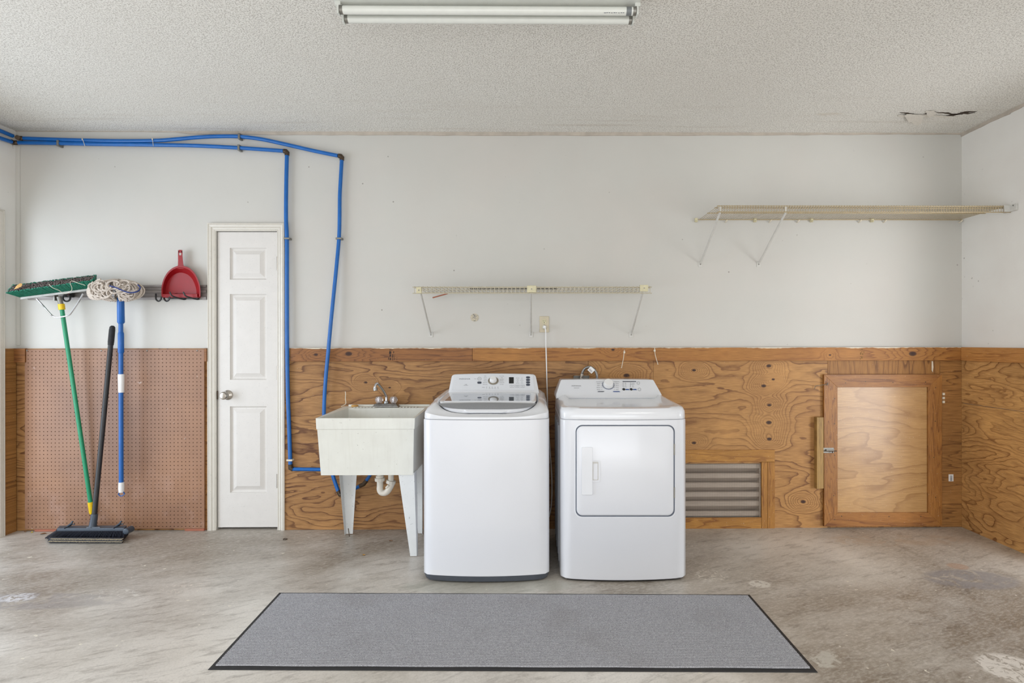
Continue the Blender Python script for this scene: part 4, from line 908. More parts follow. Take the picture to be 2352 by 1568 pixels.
for px_ in (870.5, 904):
    c = P(px_, 924, fyc); rr = .0265
    k = MB(); k.lathe([(.010, 0), (.017, .002), (.0255, .014), (.0265, .024), (.021, .040), (.010, .045)], (c.x, fyc, zc + .001), n=8)
    kn = obj('knob', k, M['acrylic'], fa)
    obj('knob_core', MB().lathe([(.006, 0), (.006, .03), (.003, .036)], (c.x, fyc, zc + .002), n=10), M['chrome'], kn, smooth=True)

# ------------------------------------------------------------------ machines
def sup(cx, cy, hx_, hy_, n, z, N=96, bow=0.0, zs=0.0, nf=None):
    """superellipse ring; bow bulges the front (negative y); zs slopes z along y; nf: exponent of the front half"""
    out = []
    for k in range(N):
        t_ = 2 * math.pi * (k + .5) / N; c, s = math.cos(t_), math.sin(t_); e = n if (s > 0 or nf is None) else nf
        # uniform-ish sampling: radial projection onto |x/a|^e+|y/b|^e=1
        r = (abs(c) ** e + abs(s) ** e) ** (-1 / e); x_, y_ = c * r * hx_, s * r * hy_
        if s < 0 and bow: y_ -= bow * max(0, 1 - (x_ / hx_) ** 2)
        out.append((cx + x_, cy + y_, z + zs * y_))
    return out

# ---- washer
wx = P(1117, 1200, -.85).x; HWx = .3345; yfr, ybk = -.858, -.165; wcy, whd = (yfr + ybk) / 2, (ybk - yfr) / 2
ws = thing('washing_machine', 'white top-loading washer with a dark glass lid, between the tub and the dryer', 'washing machine', (wx, wcy, 0))
zk0, zk1, zsm = .009, .038, P(1117, 963.5, -.885).z
Bw = .034
obj('cabinet', MB().loft([sup(wx, wcy, HWx, whd, 22, zk1 + .001, bow=Bw), sup(wx, wcy, HWx, whd, 22, zsm - .004, bow=Bw), sup(wx, wcy, HWx - .003, whd - .003, 22, zsm - .001, bow=Bw)]), M['enamel'], ws, smooth=True, angle=40)
obj('kick_panel', MB().loft([sup(wx, wcy, HWx - .008, whd - .006, 16, zk0, bow=Bw), sup(wx, wcy, HWx - .001, whd - .001, 22, zk1 - .003, bow=Bw), sup(wx, wcy, HWx - .001, whd - .001, 22, zk1, bow=Bw)]), M['kick'], ws, smooth=True, angle=40)
for sx_ in (-1, 1):
    for sy_ in (-1, 1):
        obj('foot', MB().lathe([(.018, 0.0005), (.02, .003), (.012, .012)], (wx + sx_ * .27, wcy + sy_ * .27, 0)), M['black'], ws, smooth=True)
# top cover: rings rise and lean inwards; the surface zl(y) is almost level behind and rolls down at the front
def zl(y):
    d = -.72 - y
    return .931 + .06 * (y + .72) if d <= 0 else max(.877, .931 - .10 * d - 2.9 * d * d)
def tr(ix, iyf, iyb, zf_, taper=0.0, n=16, bow=Bw, lift=0.0):
    hx_ = HWx - ix; y0, y1 = yfr + iyf, ybk - iyb; out = []
    for x_, y_, _ in sup(wx, (y0 + y1) / 2, hx_, (y1 - y0) / 2, n, 0, N=128, bow=bow):
        f_ = max(0, min(1, (y_ - yfr) / (ybk - yfr))); xx = wx + (x_ - wx) * (1 - taper * f_); out.append((xx, y_, zf_(xx, y_, f_) + lift))
    return out
def rimz(x, y, f):       # side rails stand higher than the dip in the middle of the front
    c_ = min(1, abs(x - wx) / HWx) ** 5; side = .908 + .058 * f; base = zl(y)
    if y > -.60: return max(base, side - .004) if c_ > .3 else base + (side - base) * c_
    return base + (side - base) * c_
r0 = tr(.001, .001, .001, lambda x, y, f: zsm + .001)
r1 = tr(0, 0, 0, lambda x, y, f: zsm + .005)
r2 = tr(.001, .002, .002, lambda x, y, f: min(zsm + .030 + .055 * f, rimz(x, y, f) - .010), .03)
r3 = tr(.010, .012, .01, lambda x, y, f: rimz(x, y, f) - .008, .085)
r4 = tr(.024, .028, .02, rimz, .115)
r5 = tr(.040, .045, .03, lambda x, y, f: rimz(x, y, f) * .5 + (zl(y) + .002) * .5, .12, bow=.03)
LXh, lid_y0, lid_y1 = .268, -.822, -.405
def lring(k, dz, dx=0, dyf=0, n=14, nf=4.2):
    cy_ = (lid_y0 + lid_y1) / 2; hy_ = (lid_y1 - lid_y0) / 2; out = []
    for x_, y_, _ in sup(wx, cy_, (LXh + dx), hy_ + dyf / 2, n, 0, N=128, nf=nf):
        x_ = wx + (x_ - wx) * k; y_ = cy_ + (y_ - dyf / 2 - cy_) * k; out.append((x_, y_, zl(y_) + dz))
    return out
w0 = lring(1, .002, .012, .020); w1_ = lring(1, -.004, .006, .012); w2_ = lring(1, -.024, -.004, -.004)
obj('top_cover', MB().loft([r0, r1, r2, r3, r4, r5, w0, w1_, w2_]), M['enamel2'], ws, smooth=True, angle=50)
# lid: frame with a smoked window and a grey front band
lid = obj('lid', MB().loft([lring(1, -.014, -.004, -.002), lring(1, .002, 0, .002), lring(1, .0055, -.004, -.002)] + [lring(k_, .006, -.004, -.002) for k_ in (.97, .92, .85, .75, .62, .48, .33, .18, .05)]), M['enamel2'], ws, smooth=True, angle=50)
def LP(px, py, up_=0.0):      # where a sight line meets the lid surface
    d = ray(px, py); lo, hi = -.86, -.38
    f = lambda y: (CAM + d * ((y - CAM.y) / d.y)).z - (zl(y) + .006 + up_)
    for _ in range(40):
        m_ = (lo + hi) / 2
        if f(m_) > 0: lo = m_
        else: hi = m_
    return CAM + d * ((lo - CAM.y) / d.y)
def patch(top, bot, up_, name, m, rows=6, par=None, **k):
    n_ = len(top); vs = []; fs = []
    for j in range(rows + 1):
        for i in range(n_):
            a_, b_ = top[i], bot[i]; t_ = j / rows; vs.append(LP(a_[0] + (b_[0] - a_[0]) * t_, a_[1] + (b_[1] - a_[1]) * t_, up_))
    for j in range(rows):
        for i in range(n_ - 1): fs.append((j * n_ + i, (j + 1) * n_ + i, (j + 1) * n_ + i + 1, j * n_ + i + 1))
    return obj(name, MB().add(vs, fs), m, par or lid, smooth=True, **k)
gw = [LP(1020, 921, .0006), LP(1221.5, 921, .0006), LP(1219, 903.5, .0006), LP(1040, 903.5, .0006)]
obj('lid_window', MB().prism(gw, (0, 0, .0010)), M['glass'], lid)
obj('lid_window_edge', MB().tube(gw, .0016, 5, closed=True), M['enamel2'], lid)
NB = 33; top_, low_ = [], []
for k in range(NB):
    t_ = k / (NB - 1); u_ = 2 * t_ - 1; px_ = 1006 + (1231.5 - 1006) * t_
    top_.append((px_, 926.0 - 2.0 * math.sin(math.pi * t_))); low_.append((px_ if abs(u_) < .97 else px_, 926.5 + 13.2 * max(0, 1 - abs(u_) ** 4.0) ** .6))
patch(top_, low_, .0009, 'lid_band', M['lidgrey'], label='brushed grey band along the front of the lid')
A_, B_ = [], []
for k in range(17):
    t_ = k / 16; u_ = 2 * t_ - 1; px_ = 1066 + 100 * t_; e_ = min(1, (1 - abs(u_)) * 6)
    A_.append(LP(px_, 940.5, .003)); B_.append(LP(px_, 940.5 + 5.0 * e_, .002))
obj('pull_lip', MB().prism(A_ + B_[::-1], (0, 0, -.004)), M['enamel2'], lid, smooth=True)
# console
def console(root, cx0, px_bl, px_br, py_b, px_tl, px_tr, py_t, yb_, yt_, bow_px, crn, matf, mats, th=.055):
    BL, BR, TL, TR = P(px_bl, py_b, yb_), P(px_br, py_b, yb_), P(px_tl, py_t, yt_), P(px_tr, py_t, yt_)
    N = 24; prof = []
    pts_ = [BL]
    # left edge up, rounded corner, bowed top, rounded corner, right edge down
    def up_edge(a_, b_, t_): return a_ + (b_ - a_) * t_
    xv = (BR - BL).normalized(); uv = ((TL + TR) / 2 - (BL + BR) / 2); hgt = uv.length; uv.normalize(); nrm = xv.cross(uv)
    c0 = (BL + BR) / 2; wb_ = (BR - BL).length / 2; wt_ = (TR - TL).length / 2; bow_ = S(bow_px, yt_)
    lft = []
    for k in range(7):
        a_ = R(90 * k / 6); lft.append((-wt_ + crn * (1 - math.sin(a_)) - crn * 0, hgt - crn * (1 - math.sin(R(90) - a_) * 0) if False else hgt - crn + crn * math.sin(a_) , a_))
    outline = [(-wb_, -.03), (-wb_, 0)]
    for k in range(7):
        a_ = R(180 - 90 * k / 6); outline.append((-wt_ + crn + crn * math.cos(a_), hgt - crn + crn * math.sin(a_)))
    for k in range(1, 16):
        t_ = k / 16; outline.append(((-wt_ + crn) + 2 * (wt_ - crn) * t_, hgt + bow_ * math.sin(math.pi * t_)))
    for k in range(7):
        a_ = R(90 - 90 * k / 6); outline.append((wt_ - crn + crn * math.cos(a_), hgt - crn + crn * math.sin(a_)))
    outline += [(wb_, 0), (wb_, -.03)]
    def ringo(s_, off): return [c0 + xv * (x_ * (1 - s_ / wb_)) + uv * (y_ - (s_ if y_ > .02 else 0)) + off for x_, y_ in outline]
    back = Vector((0, th + .0, 0))
    mb = MB().loft([ringo(.006, nrm * .0), ringo(.002, nrm * -.002), ringo(0, nrm * -.008), [p_ + Vector((0, ybk - p_.y - .003, 0)) for p_ in ringo(-.0, nrm * -.008)]])
    o_ = obj('console', mb, mats, root, smooth=True, angle=40)
    return o_, c0, xv, uv, nrm
ycb, yct = -.395, -.285
con, c0, xv, uv, nrm = console(ws, wx, 1029.5, 1238.5, 899.5, 1037, 1231, 858.5, ycb, yct, 2.5, .024, None, M['enamel2'])
def CP(px, py, off=0.0): return PP(px, py, c0 + nrm * off, nrm)
# recessed face
fp = [CP(1037, 896, .0006), CP(1228, 896, .0006), CP(1224, 862.5, .0006), CP(1218, 859.5, .0006), CP(1050, 860, .0006), CP(1044.5, 862.5, .0006)]
obj('control_panel', MB().prism(fp, nrm * .0008), M['console'], con)
def cquad(x0_, y0_, x1_, y1_, m, name, off=.0014, th=.0006, par=None, rnd=0):
    par = par or con
    if rnd:
        pts_ = []; hx_, hy_ = (x1_ - x0_) / 2, (y1_ - y0_) / 2; rr = min(hy_, hx_, rnd)
        for (sx_, sy_, a0) in ((1, 1, 0), (-1, 1, 90), (-1, -1, 180), (1, -1, 270)):
            for k in range(5):
                a_ = R(a0 + 90 * k / 4); pts_.append(CP((x0_ + x1_) / 2 + sx_ * (hx_ - rr) + rr * math.cos(a_), (y0_ + y1_) / 2 - (sy_ * (hy_ - rr) + rr * math.sin(a_)), off))
    else: pts_ = [CP(x0_, y1_, off), CP(x1_, y1_, off), CP(x1_, y0_, off), CP(x0_, y0_, off)]
    return obj(name, MB().prism(pts_, nrm * th), m, par)
def ctext(s_, px, py, hpx, m=None, w_=1.0, off=.0016): return text(s_, S(hpx, -.33) * 1.38, CP(px, py, off), xv, uv, m or M['print'], con, sx=w_)
ctext('INSIGNIA', 1067.3, 870, 3.5, w_=1.28)
ctext('HE', 1070, 882.6, 1.8, w_=1.6); ctext('high efficiency', 1070, 884.6, 1.3)
cquad(1108, 860.8, 1158.5, 884, M['panelgrey'], 'dial_panel', off=.0007, th=.0004, rnd=1.5)
ring_ = lambda px, py, r0_, r1_, m, nm, off=.0014: obj(nm, MB().tube([CP(px + (r0_ + r1_) / 2 * math.cos(R(k * 15)), py + (r0_ + r1_) / 2 * math.sin(R(k * 15)), off) for k in range(24)], S((r1_ - r0_) / 2, -.33), 5, closed=True), m, con)
ring_(1101.2, 869.8, 3.6, 4.4, M['lidgrey'], 'power_button_ring'); ring_(1101.2, 869.8, 1.2, 1.8, M['lidgrey'], 'power_symbol')
cquad(1096.2, 876, 1106, 881, M['pill'], 'start_button', rnd=2.4); ctext('Power', 1091.8, 869.8, 1.4)
kc = CP(1133, 874.5, .002)
dial = obj('dial', MB().lathe([(S(12, -.33), .0012), (S(12, -.33), .003), (S(10.5, -.33), .005), (S(8.6, -.33), .004), (S(8.6, -.33), .004)], kc, nrm, 36), M['dialring'], con, smooth=True)
obj('dial_knob', MB().lathe([(S(8.4, -.33), .003), (S(8.2, -.33), .012), (S(7.0, -.33), .024), (S(6.0, -.33), .027), (.0, .028)], kc, nrm, 32), M['white'], dial, smooth=True)
for k in range(6):
    yy_ = 863.2 + k * 3.85
    ctext(('Heavy', 'Normal', 'Whites', 'Delicates', 'Bulky Items', 'Quick Wash')[k], 1114.5, yy_, 1.5); ctext(('Drain & Spin', 'Rinse', 'Handwash', 'Bedding', 'Waterproof', 'Tub Clean')[k], 1152.5, yy_, 1.5)
cquad(1169, 866, 1180, 880.4, M['display'], 'display', rnd=.6)
for j in range(5):
    ctext(('Extra Heavy', 'Heavy', 'Normal', 'Light', 'Extra Light')[j], 1189, 867.6 + j * 2.95, 1.2); ctext(('Hot', 'Warm', 'Eco Warm', 'Cool', 'Tap Cold')[j], 1198.8, 867.6 + j * 2.95, 1.2)
for j in range(4): cquad(1208.2, 864.2 + j * 5.6, 1217.4, 869 + j * 5.6, M['pill'], 'option_button', rnd=2.3)
for j in range(3):
    a_ = 1171.3 + 12 * j; obj('outline_button', MB().tube([CP(a_, 884.2, .0014), CP(a_ + 9.6, 884.2, .0014), CP(a_ + 9.6, 888.9, .0014), CP(a_, 888.9, .0014)], S(.35, -.33), 4, closed=True), M['print'], con); ctext(('Soil', 'Presoak', 'Rinse')[j], a_ + 4.8, 886.6, 1.3)
ctext('Progress', 1110.5, 889.3, 1.3)
for j in range(5): cquad(1117.4 + 6.4 * j, 888.4, 1118.6 + 6.4 * j, 889.4, M['print'], 'indicator'); ctext(('Fill', 'Wash', 'Rinse', 'Spin', 'Lock')[j], 1118 + 6.5 * j, 891.5, 1.2)

# ---- dryer
dx_ = P(1432.5, 1200, -.85).x; dHW = .3355
dr_ = thing('clothes_dryer', 'white front-loading dryer with a square side-hinged door, right of the washer', 'dryer', (dx_, wcy, 0))
zd0, zds = P(1432, 1336, -.885).z, P(1432, 964, -.885).z
dc = sup; Bd = .030
cabn = obj('cabinet', MB().loft([sup(dx_, wcy, dHW - .004, whd - .004, 20, .012, bow=Bd), sup(dx_, wcy, dHW, whd, 22, .018, bow=Bd), sup(dx_, wcy, dHW, whd, 22, zds - .004, bow=Bd), sup(dx_, wcy, dHW - .003, whd - .003, 22, zds - .001, bow=Bd)]), M['enamel'], dr_, smooth=True, angle=40)
obj('plinth', MB().loft([sup(dx_, wcy, dHW - .012, whd - .01, 20, .0045, bow=Bd), sup(dx_, wcy, dHW - .008, whd - .006, 20, .0125, bow=Bd)]), M['black'], dr_)
for sx_ in (-1, 1):
    for sy_ in (-1, 1):
        obj('foot', MB().lathe([(.018, 0.0005), (.02, .003), (.012, .012)], (dx_ + sx_ * .27, wcy + sy_ * .27, 0)), M['black'], dr_, smooth=True)
ribs = MB()
for k in range(5):   # pressed grooves on the dryer's side
    y_ = yfr + .13 + k * .11; ribs.loft([[(dx_ - dHW - .0005, y_ - .012, z_), (dx_ - dHW - .0035, y_ - .004, z_), (dx_ - dHW - .0035, y_ + .004, z_), (dx_ - dHW - .0005, y_ + .012, z_), (dx_ - dHW + .003, y_, z_)] for z_ in (.06, zds - .05)])
obj('side_ribs', ribs, M['enamel'], cabn, smooth=True)
dyf = yfr
zdt, dsl = P(1432, 934, -.80).z, 0.075
def dring(ix, iyf, iyb, zf_, sl, taper=0.0, n=18, bow=Bd, lev=0.0):
    hx_ = dHW - ix; y0, y1 = yfr + iyf, ybk - iyb; r_ = sup(dx_, (y0 + y1) / 2, hx_, (y1 - y0) / 2, n, 0, bow=bow); out = []
    for x_, y_, _ in r_:
        f_ = max(0, (y_ - yfr) / (ybk - yfr)); out.append((dx_ + (x_ - dx_) * (1 - taper * f_), y_, zf_ + sl * (y_ - yfr)))
    return out
obj('top_cover', MB().loft([dring(.001, .001, .001, zds + .001, 0), dring(0, 0, 0, zds + .005, 0), dring(.001, .002, .001, zds + .040, .02, .01), dring(.008, .014, .008, zds + .058, .035, .04), dring(.022, .05, .02, zdt, .06, .075),
     dring(.035, .075, .03, zdt + .001, .062, .078), dring(.062, .115, .05, zdt - .018, .062, .078, n=14, bow=.015), dring(.10, .15, .08, zdt - .019, .062, .078, n=12, bow=.01)]), M['enamel2'], dr_, smooth=True, angle=50)
con, c0, xv, uv, nrm = console(dr_, dx_, 1277, 1520, 904.5, 1287, 1502, 870.5, -.40, -.315, 1.2, .012, None, M['enamel2'])
ctext('INSIGNIA', 1323.5, 885.8, 3.0, M['lidgrey'], w_=1.3); ctext('Sensor Dry', 1324.5, 890.6, 1.6, M['lidgrey'], 1.2)
kc = CP(1397, 883.5, .002)
dial = obj('dial', MB().lathe([(S(13.6, -.35), 0), (S(13.6, -.35), .0012), (S(12.4, -.35), .0014)], kc, nrm, 36), M['lidgrey'], con, smooth=True)
for k in range(20):
    a_ = R(18 * k); c = kc + (xv * math.cos(a_) + uv * math.sin(a_)) * S(13.0, -.35); e_ = xv * -math.sin(a_) + uv * math.cos(a_)
    if k in (4, 5, 6): continue
    obj('tick', MB().prism([c - e_ * .0022 - nrm * 0, c + e_ * .0022, c + e_ * .0022 + (c - kc).normalized() * .0022, c - e_ * .0022 + (c - kc).normalized() * .0022], nrm * .0018), M['blueprint'], dial)
obj('dial_knob', MB().lathe([(S(12.0, -.35), .0014), (S(11.6, -.35), .010), (S(11.0, -.35), .022), (S(9.6, -.35), .027), (0.0, .028)], kc, nrm, 36), M['white'], dial, smooth=True)
for k in range(5):
    yy_ = 876.2 + 4.55 * k; ctext(('Heavy Duty', 'Normal', 'Casual', 'Delicates', 'Bedding')[k], 1374.5 - (0 if k else 0), yy_, 1.6); ctext(('Quick Dry', '60 min', '50 min', '40 min', '20 min')[k], 1418, yy_, 1.6)
    cquad(1380.5, yy_ - .2, 1384, yy_ + .1, M['lidgrey'], 'index_line'); cquad(1409.5, yy_ - .2, 1413, yy_ + .1, M['lidgrey'], 'index_line')
def cpoly(pl, m, nm): obj(nm, MB().prism([CP(x_, y_, .0014) for x_, y_ in pl], nrm * .0006), m, con)
cpoly([(1372, 899.8), (1386, 899.8), (1388.5, 898.1), (1374.5, 898.1)], M['print'], 'sensor_tag'); cpoly([(1409, 899.8), (1424.8, 899.8), (1422, 898.1), (1408, 898.1)], M['blueprint'], 'timed_tag')
cquad(1430, 874.9, 1461, 876.6, M['print'], 'status_bar')
for j in range(4):
    for i in range(2):
        cquad(1430.6 + 17 * i, 878.8 + 2.9 * j, 1431.8 + 17 * i, 879.9 + 2.9 * j, M['print'], 'indicator'); ctext((('High', 'Med', 'Low', 'Air Only'), ('Very Dry', 'More Dry', 'Dry', 'Damp'))[i][j], 1436.5 + 17.5 * i, 879.4 + 2.9 * j, 1.3)
for i in (0, 1):
    obj('icon_button', MB().disc(CP(1432.8 + 17 * i, 893.8, .0014), nrm, S(3.4, -.35), .001, 20), M['display'], con); cpoly([(1436.8 + 17 * i, 895.3), (1446 + 17 * i, 895.3), (1444 + 17 * i, 893), (1436.8 + 17 * i, 893)], M['blueprint'], 'name_tag')
for (a_, b_) in ((1466.5, 879.3), (1468.7, 893.8)):
    ring_(a_, b_, 3.0, 3.6, M['lidgrey'], 'round_button')
# door of the dryer
yd = yfr
def dfront(px_, py_, off=0.0):   # point on the bowed front
    q = P(px_, py_, yfr - .02)
    f_ = 1 - min(1, abs((q.x - dx_) / dHW)) ** 2; return P(px_, py_, yfr - Bd * f_ - off)
def rrect(x0_, y0_, x1_, y1_, r_, off, k=7):
    pts_ = []
    for (cx_, cy_, a0) in ((x1_ - r_, y0_ + r_, 0), (x0_ + r_, y0_ + r_, 90), (x0_ + r_, y1_ - r_, 180), (x1_ - r_, y1_ - r_, 270)):
        for j in range(k):
            a_ = R(a0 + 90 * j / (k - 1)); pts_.append((cx_ + r_ * math.cos(a_), cy_ - r_ * math.sin(a_)))
    # subdivide the long top and bottom edges so they follow the bow
    out = []
    for i, p_ in enumerate(pts_):
        q_ = pts_[(i + 1) % len(pts_)]; out.append(p_); L_ = math.hypot(q_[0] - p_[0], q_[1] - p_[1])
        if abs(q_[1] - p_[1]) < .01 and L_ > 1:
            for j in range(1, 14): out.append((p_[0] + (q_[0] - p_[0]) * j / 14, p_[1] + (q_[1] - p_[1]) * j / 14))
    return [dfront(x_, y_, off) for x_, y_ in out]
def bplate(rings):
    mb = MB().loft(rings, False, False); n_ = len(rings[0]); h_ = n_ // 2; base = (len(rings) - 1) * n_
    # the second half of the outline mirrors the first, so join them column by column
    mb.add([], []); fs = [(base + i, base + i + 1, base + n_ - 2 - i, base + n_ - 1 - i) for i in range(h_ - 1)]
    mb.f += fs; return mb
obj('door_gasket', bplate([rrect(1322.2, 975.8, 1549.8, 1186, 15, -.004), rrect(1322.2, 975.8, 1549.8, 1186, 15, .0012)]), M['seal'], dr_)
obj('door_surround', MB().loft([rrect(1318.5, 971.5, 1553.5, 1191.5, 19, -.003), rrect(1319.5, 972.5, 1552.5, 1190.5, 18, .0010), rrect(1321.8, 975.0, 1550.2, 1187.3, 16, .0016), rrect(1323.2, 976.6, 1548.8, 1185.6, 15, -.002)], False, False), M['enamel'], dr_, smooth=True)
ddoor = obj('door', bplate([rrect(1324.4, 978.2, 1547.2, 1183.4, 14, -.002), rrect(1324.4, 978.2, 1547.2, 1183.4, 14, .005), rrect(1325.4, 979.4, 1546.2, 1182.2, 13, .0085), rrect(1328, 982, 1543.5, 1179.5, 12, .0105)]), M['enamel'], dr_, smooth=True, angle=30)
hs = lambda x0_, y0_, x1_, y1_, r_, o0, o1, m, nm, par=None: obj(nm, MB().loft([rrect(x0_, y0_, x1_, y1_, r_, o0, 5), rrect(x0_ + .5, y0_ + .5, x1_ - .5, y1_ - .5, r_, o1, 5)]), m, par or ddoor, smooth=True, angle=30)
hs(1358.5, 1056.5, 1378.8, 1107.5, 3, .008, .0128, M['enamel'], 'handle_surround')
pk = obj('handle_pocket', MB().loft([rrect(1359, 1060, 1374.5, 1102.5, 2, .0132, 5), rrect(1360, 1061, 1374, 1101.5, 2, .0134, 5)]), M['panelgrey'], ddoor)
hs(1362.5, 1064, 1373.0, 1101.5, 1.5, .0125, .0142, M['enamel'], 'handle_finger_lip')
hs(1335.8, 1026.5, 1361.3, 1136.5, 2.5, .008, .0185, M['enamel2'], 'handle')
for v in (1032, 1131):
    q = dfront(1548.6, v, .004); obj('hinge', MB().box((q.x - .0035, q.y - .004, q.z - .029), (q.x + .0035, q.y + .012, q.z + .029)), M['greymetal'], dr_, bevel=.001)

# ------------------------------------------------------------------ outlet, cord, gas hose
ou = thing('wall_outlet', 'almond duplex outlet plate on the wall above the washer with one plug in it', 'outlet', P(1250, 745, 0))
oa, ob_ = P(1239.3, 763, -.006), P(1261, 726, -.006)
obj('plate', MB().box((oa.x, -.006, oa.z), (ob_.x, -.0003, ob_.z)), M['almond'], ou, bevel=.003, seg=3)
for yy_ in (738, 751):
    c = P(1250, yy_, -.006)
    so_ = obj('socket', MB().lathe([(.0165, 0), (.0165, -.002), (.0155, -.0028), (0, -.003)], c, (0, 1, 0), 24), M['ivory'], ou, smooth=True)
    if yy_ == 738: obj('slots', MB().box((c.x - .0075, -.0095, c.z - .001), (c.x - .0052, -.0088, c.z + .008)).box((c.x + .0045, -.0095, c.z), (c.x + .0068, -.0088, c.z + .007)).disc((c.x, -.0088, c.z - .008), (0, -1, 0), .0028, .0008, 12), M['black'], so_)
c = P(1250, 744.5, -.006); obj('screw', MB().disc(c, (0, -1, 0), .003, .001, 12), M['greymetal'], ou)
pc = thing('power_cord', 'white power cord hanging from the outlet down between the washer and the dryer', 'cord', P(1251, 752, -.03))
obj('plug', MB().lathe([(.013, 0), (.0145, -.006), (.012, -.024), (.008, -.030)], P(1250.5, 751, -.0095), (0, 1, 0), 16), M['white'], pc, smooth=True)
obj('cable', MB().tube(smooth_pts([P(1250.5, 752, -.036), P(1252.5, 755, -.05), P(1253.6, 764, -.05), P(1254, 790, -.05), P(1255, 830, -.05), P(1256.3, 880, -.05), P(1258, 940, -.05), P(1260, 985, -.05), P(1264.5, 1050, -.05), P(1267.5, 1100, -.05), P(1267, 1150, -.05), P(1261, 1186, -.05), P(1250, 1200, -.05)], 8), .0042, 10), M['white'], pc, smooth=True)
gh = thing('gas_hose', 'short grey braided hose looping up behind the dryer console', 'hose', P(1355, 860, -.06))
obj('hose', MB().tube(smooth_pts([P(1336, 880, -.06), P(1336.5, 866, -.06), P(1338, 855, -.065), P(1343, 846.5, -.07), P(1350, 843, -.075), P(1358, 843.5, -.08), P(1366, 850, -.085), P(1370.5, 859, -.09), P(1371.5, 872, -.09), P(1371, 890, -.09)], 8), .0085, 12), M['hose'], gh, smooth=True)
obj('fitting', MB().tube([P(1336, 864, -.06), P(1336.5, 858, -.06)], .0125, 8).tube([P(1334, 873, -.06), P(1336, 863, -.06)], .009, 10), M['nickel'], gh)
q = [P(1349, 849, -.096), P(1358.5, 858, -.096), P(1367, 849.5, -.096), P(1357, 841, -.096)]
obj('tag', MB().prism(q, (0, .0008, 0)), M['white'], gh); obj('tag_print', MB().prism([P(1352, 849, -.0965), P(1358, 855, -.0965), P(1361, 852, -.0965), P(1355, 846, -.0965)], (0, .0004, 0)), M['hose'], gh, kind=None)
gb_ = thing('wall_box', 'small grey metal supply box on the plywood behind the dryer', 'supply box', P(1335, 870, -.03))
x0, x1, z0, z1 = P(1316.5, 0, -.035).x, P(1352.5, 0, -.035).x, P(0 + 1335, 885, -.035).z, P(1335, 862.5, -.035).z
obj('box', MB().box((x0, -.016, z0), (x1, PT - .0003, z1)).box((x0, -.040, z0), (x0 + .003, -.016, z1)).box((x1 - .003, -.040, z0), (x1, -.016, z1)).box((x0, -.040, z1 - .003), (x1, -.016, z1)), M['greymetal'], gb_)

# round patch, beige ties
rp = thing('wall_patch', 'small round cover patch with scribbled letters on the wall left of the outlet', 'cover', P(1090, 729, -.002))
c = P(1090, 729, -.0004); obj('disc', MB().disc(c, (0, -1, 0), S(9.3), .002, 28), plain('patch_disc', (196, 186, 166), 0.7, var=0.3, scale=120), rp)
for k_, (xa_, ya_, xb_, yb_) in enumerate(((1086.8, 721.2, 1088.2, 723.8), (1088.6, 722.6, 1092.6, 723.7), (1088.8, 723.8, 1089.8, 726.2), (1088.6, 726.0, 1094.6, 727.0), (1087.0, 728.0, 1088.2, 730.4), (1088.9, 729.2, 1090.6, 730.6), (1091.1, 729.4, 1092.3, 730.6), (1092.8, 729.0, 1093.8, 730.6), (1087.8, 736.0, 1092.2, 737.0))):
    u_, v_ = P(xa_, yb_, -.0026), P(xb_, ya_, -.0026); obj('scribble', MB().box((u_.x, -.0027, u_.z), (v_.x, -.0023, v_.z)), M['print'], rp)
for i_, (a_, m_, b_) in enumerate((((1434, 803), (1432, 822), (1427.5, 844)), ((1503.5, 799), (1505, 815), (1511, 836)))):
    t_ = obj('cable_tie', MB().tube(smooth_pts([P(*a_, -.032), P(*m_, -.042), P(*b_, -.040)], 6), .0022, 6).box(P(a_[0] - 1.6, a_[1] + 8, -.042), P(a_[0] + 1.4, a_[1] + 3.5, -.031)).lathe([(0, 0), (.0035, .001), (.0035, .004), (0, .006)], P(b_[0], b_[1] + 1, -.040)), M['tie'], smooth=True)
    tag(t_, ('beige cable tie hanging from the rail board, the left one above the dryer', 'beige cable tie hanging from the rail board, the right one above the dryer')[i_], 'cable tie', 'cable ties hanging above the dryer')
t_ = obj('paint_drip', MB().prism([P(2140, 829, -.0145), P(2143, 829, -.0145), P(2144, 843, -.0145), P(2142.5, 855, -.0145), P(2140, 850, -.0145)], (0, .001, 0)), M['tie'], wall_back)

# ------------------------------------------------------------------ wire shelves
def wire_shelf(name, label, xa, xb, zt_, lip, d, m, yw=-.012, pitch=.0254, wr=.0019, group='wire shelves'):
    t_ = thing(name, label, 'shelf', ((xa + xb) / 2, -.2, zt_), group)
    yf_ = -d; wr_ = MB(); n_ = int((xb - xa) / pitch)
    for i in range(n_ + 1):
        x_ = xa + (xb - xa) * i / n_
        wr_.tube([(x_, yw, zt_), (x_, yf_ + .003, zt_), (x_, yf_, zt_ - .003), (x_, yf_, zt_ - lip)], wr, 5)
    obj('deck_wires', wr_, m, t_, kind='stuff')
    for (y_, z_) in ((yf_ + .003, zt_ - .004), (yf_ + .0035, zt_ - lip), (yw, zt_ - .004), ((yf_ + yw) / 2, zt_ - .004), (yf_ + .05, zt_ - .004)):
        obj('rod', MB().tube([(xa - .012, y_, z_), (xb + .012, y_, z_)], .0031, 8), m, t_, smooth=True)
    return t_
sy = -.40
za_ = P(1219, 657.5, sy).z; zb2 = P(1219, 673, sy).z
s1_ = wire_shelf('wire_shelf', 'short white wire shelf on three braces above the washer', P(952, 665, sy).x, P(1493, 665, sy).x, za_, za_ - zb2, .40, M['wire2'])
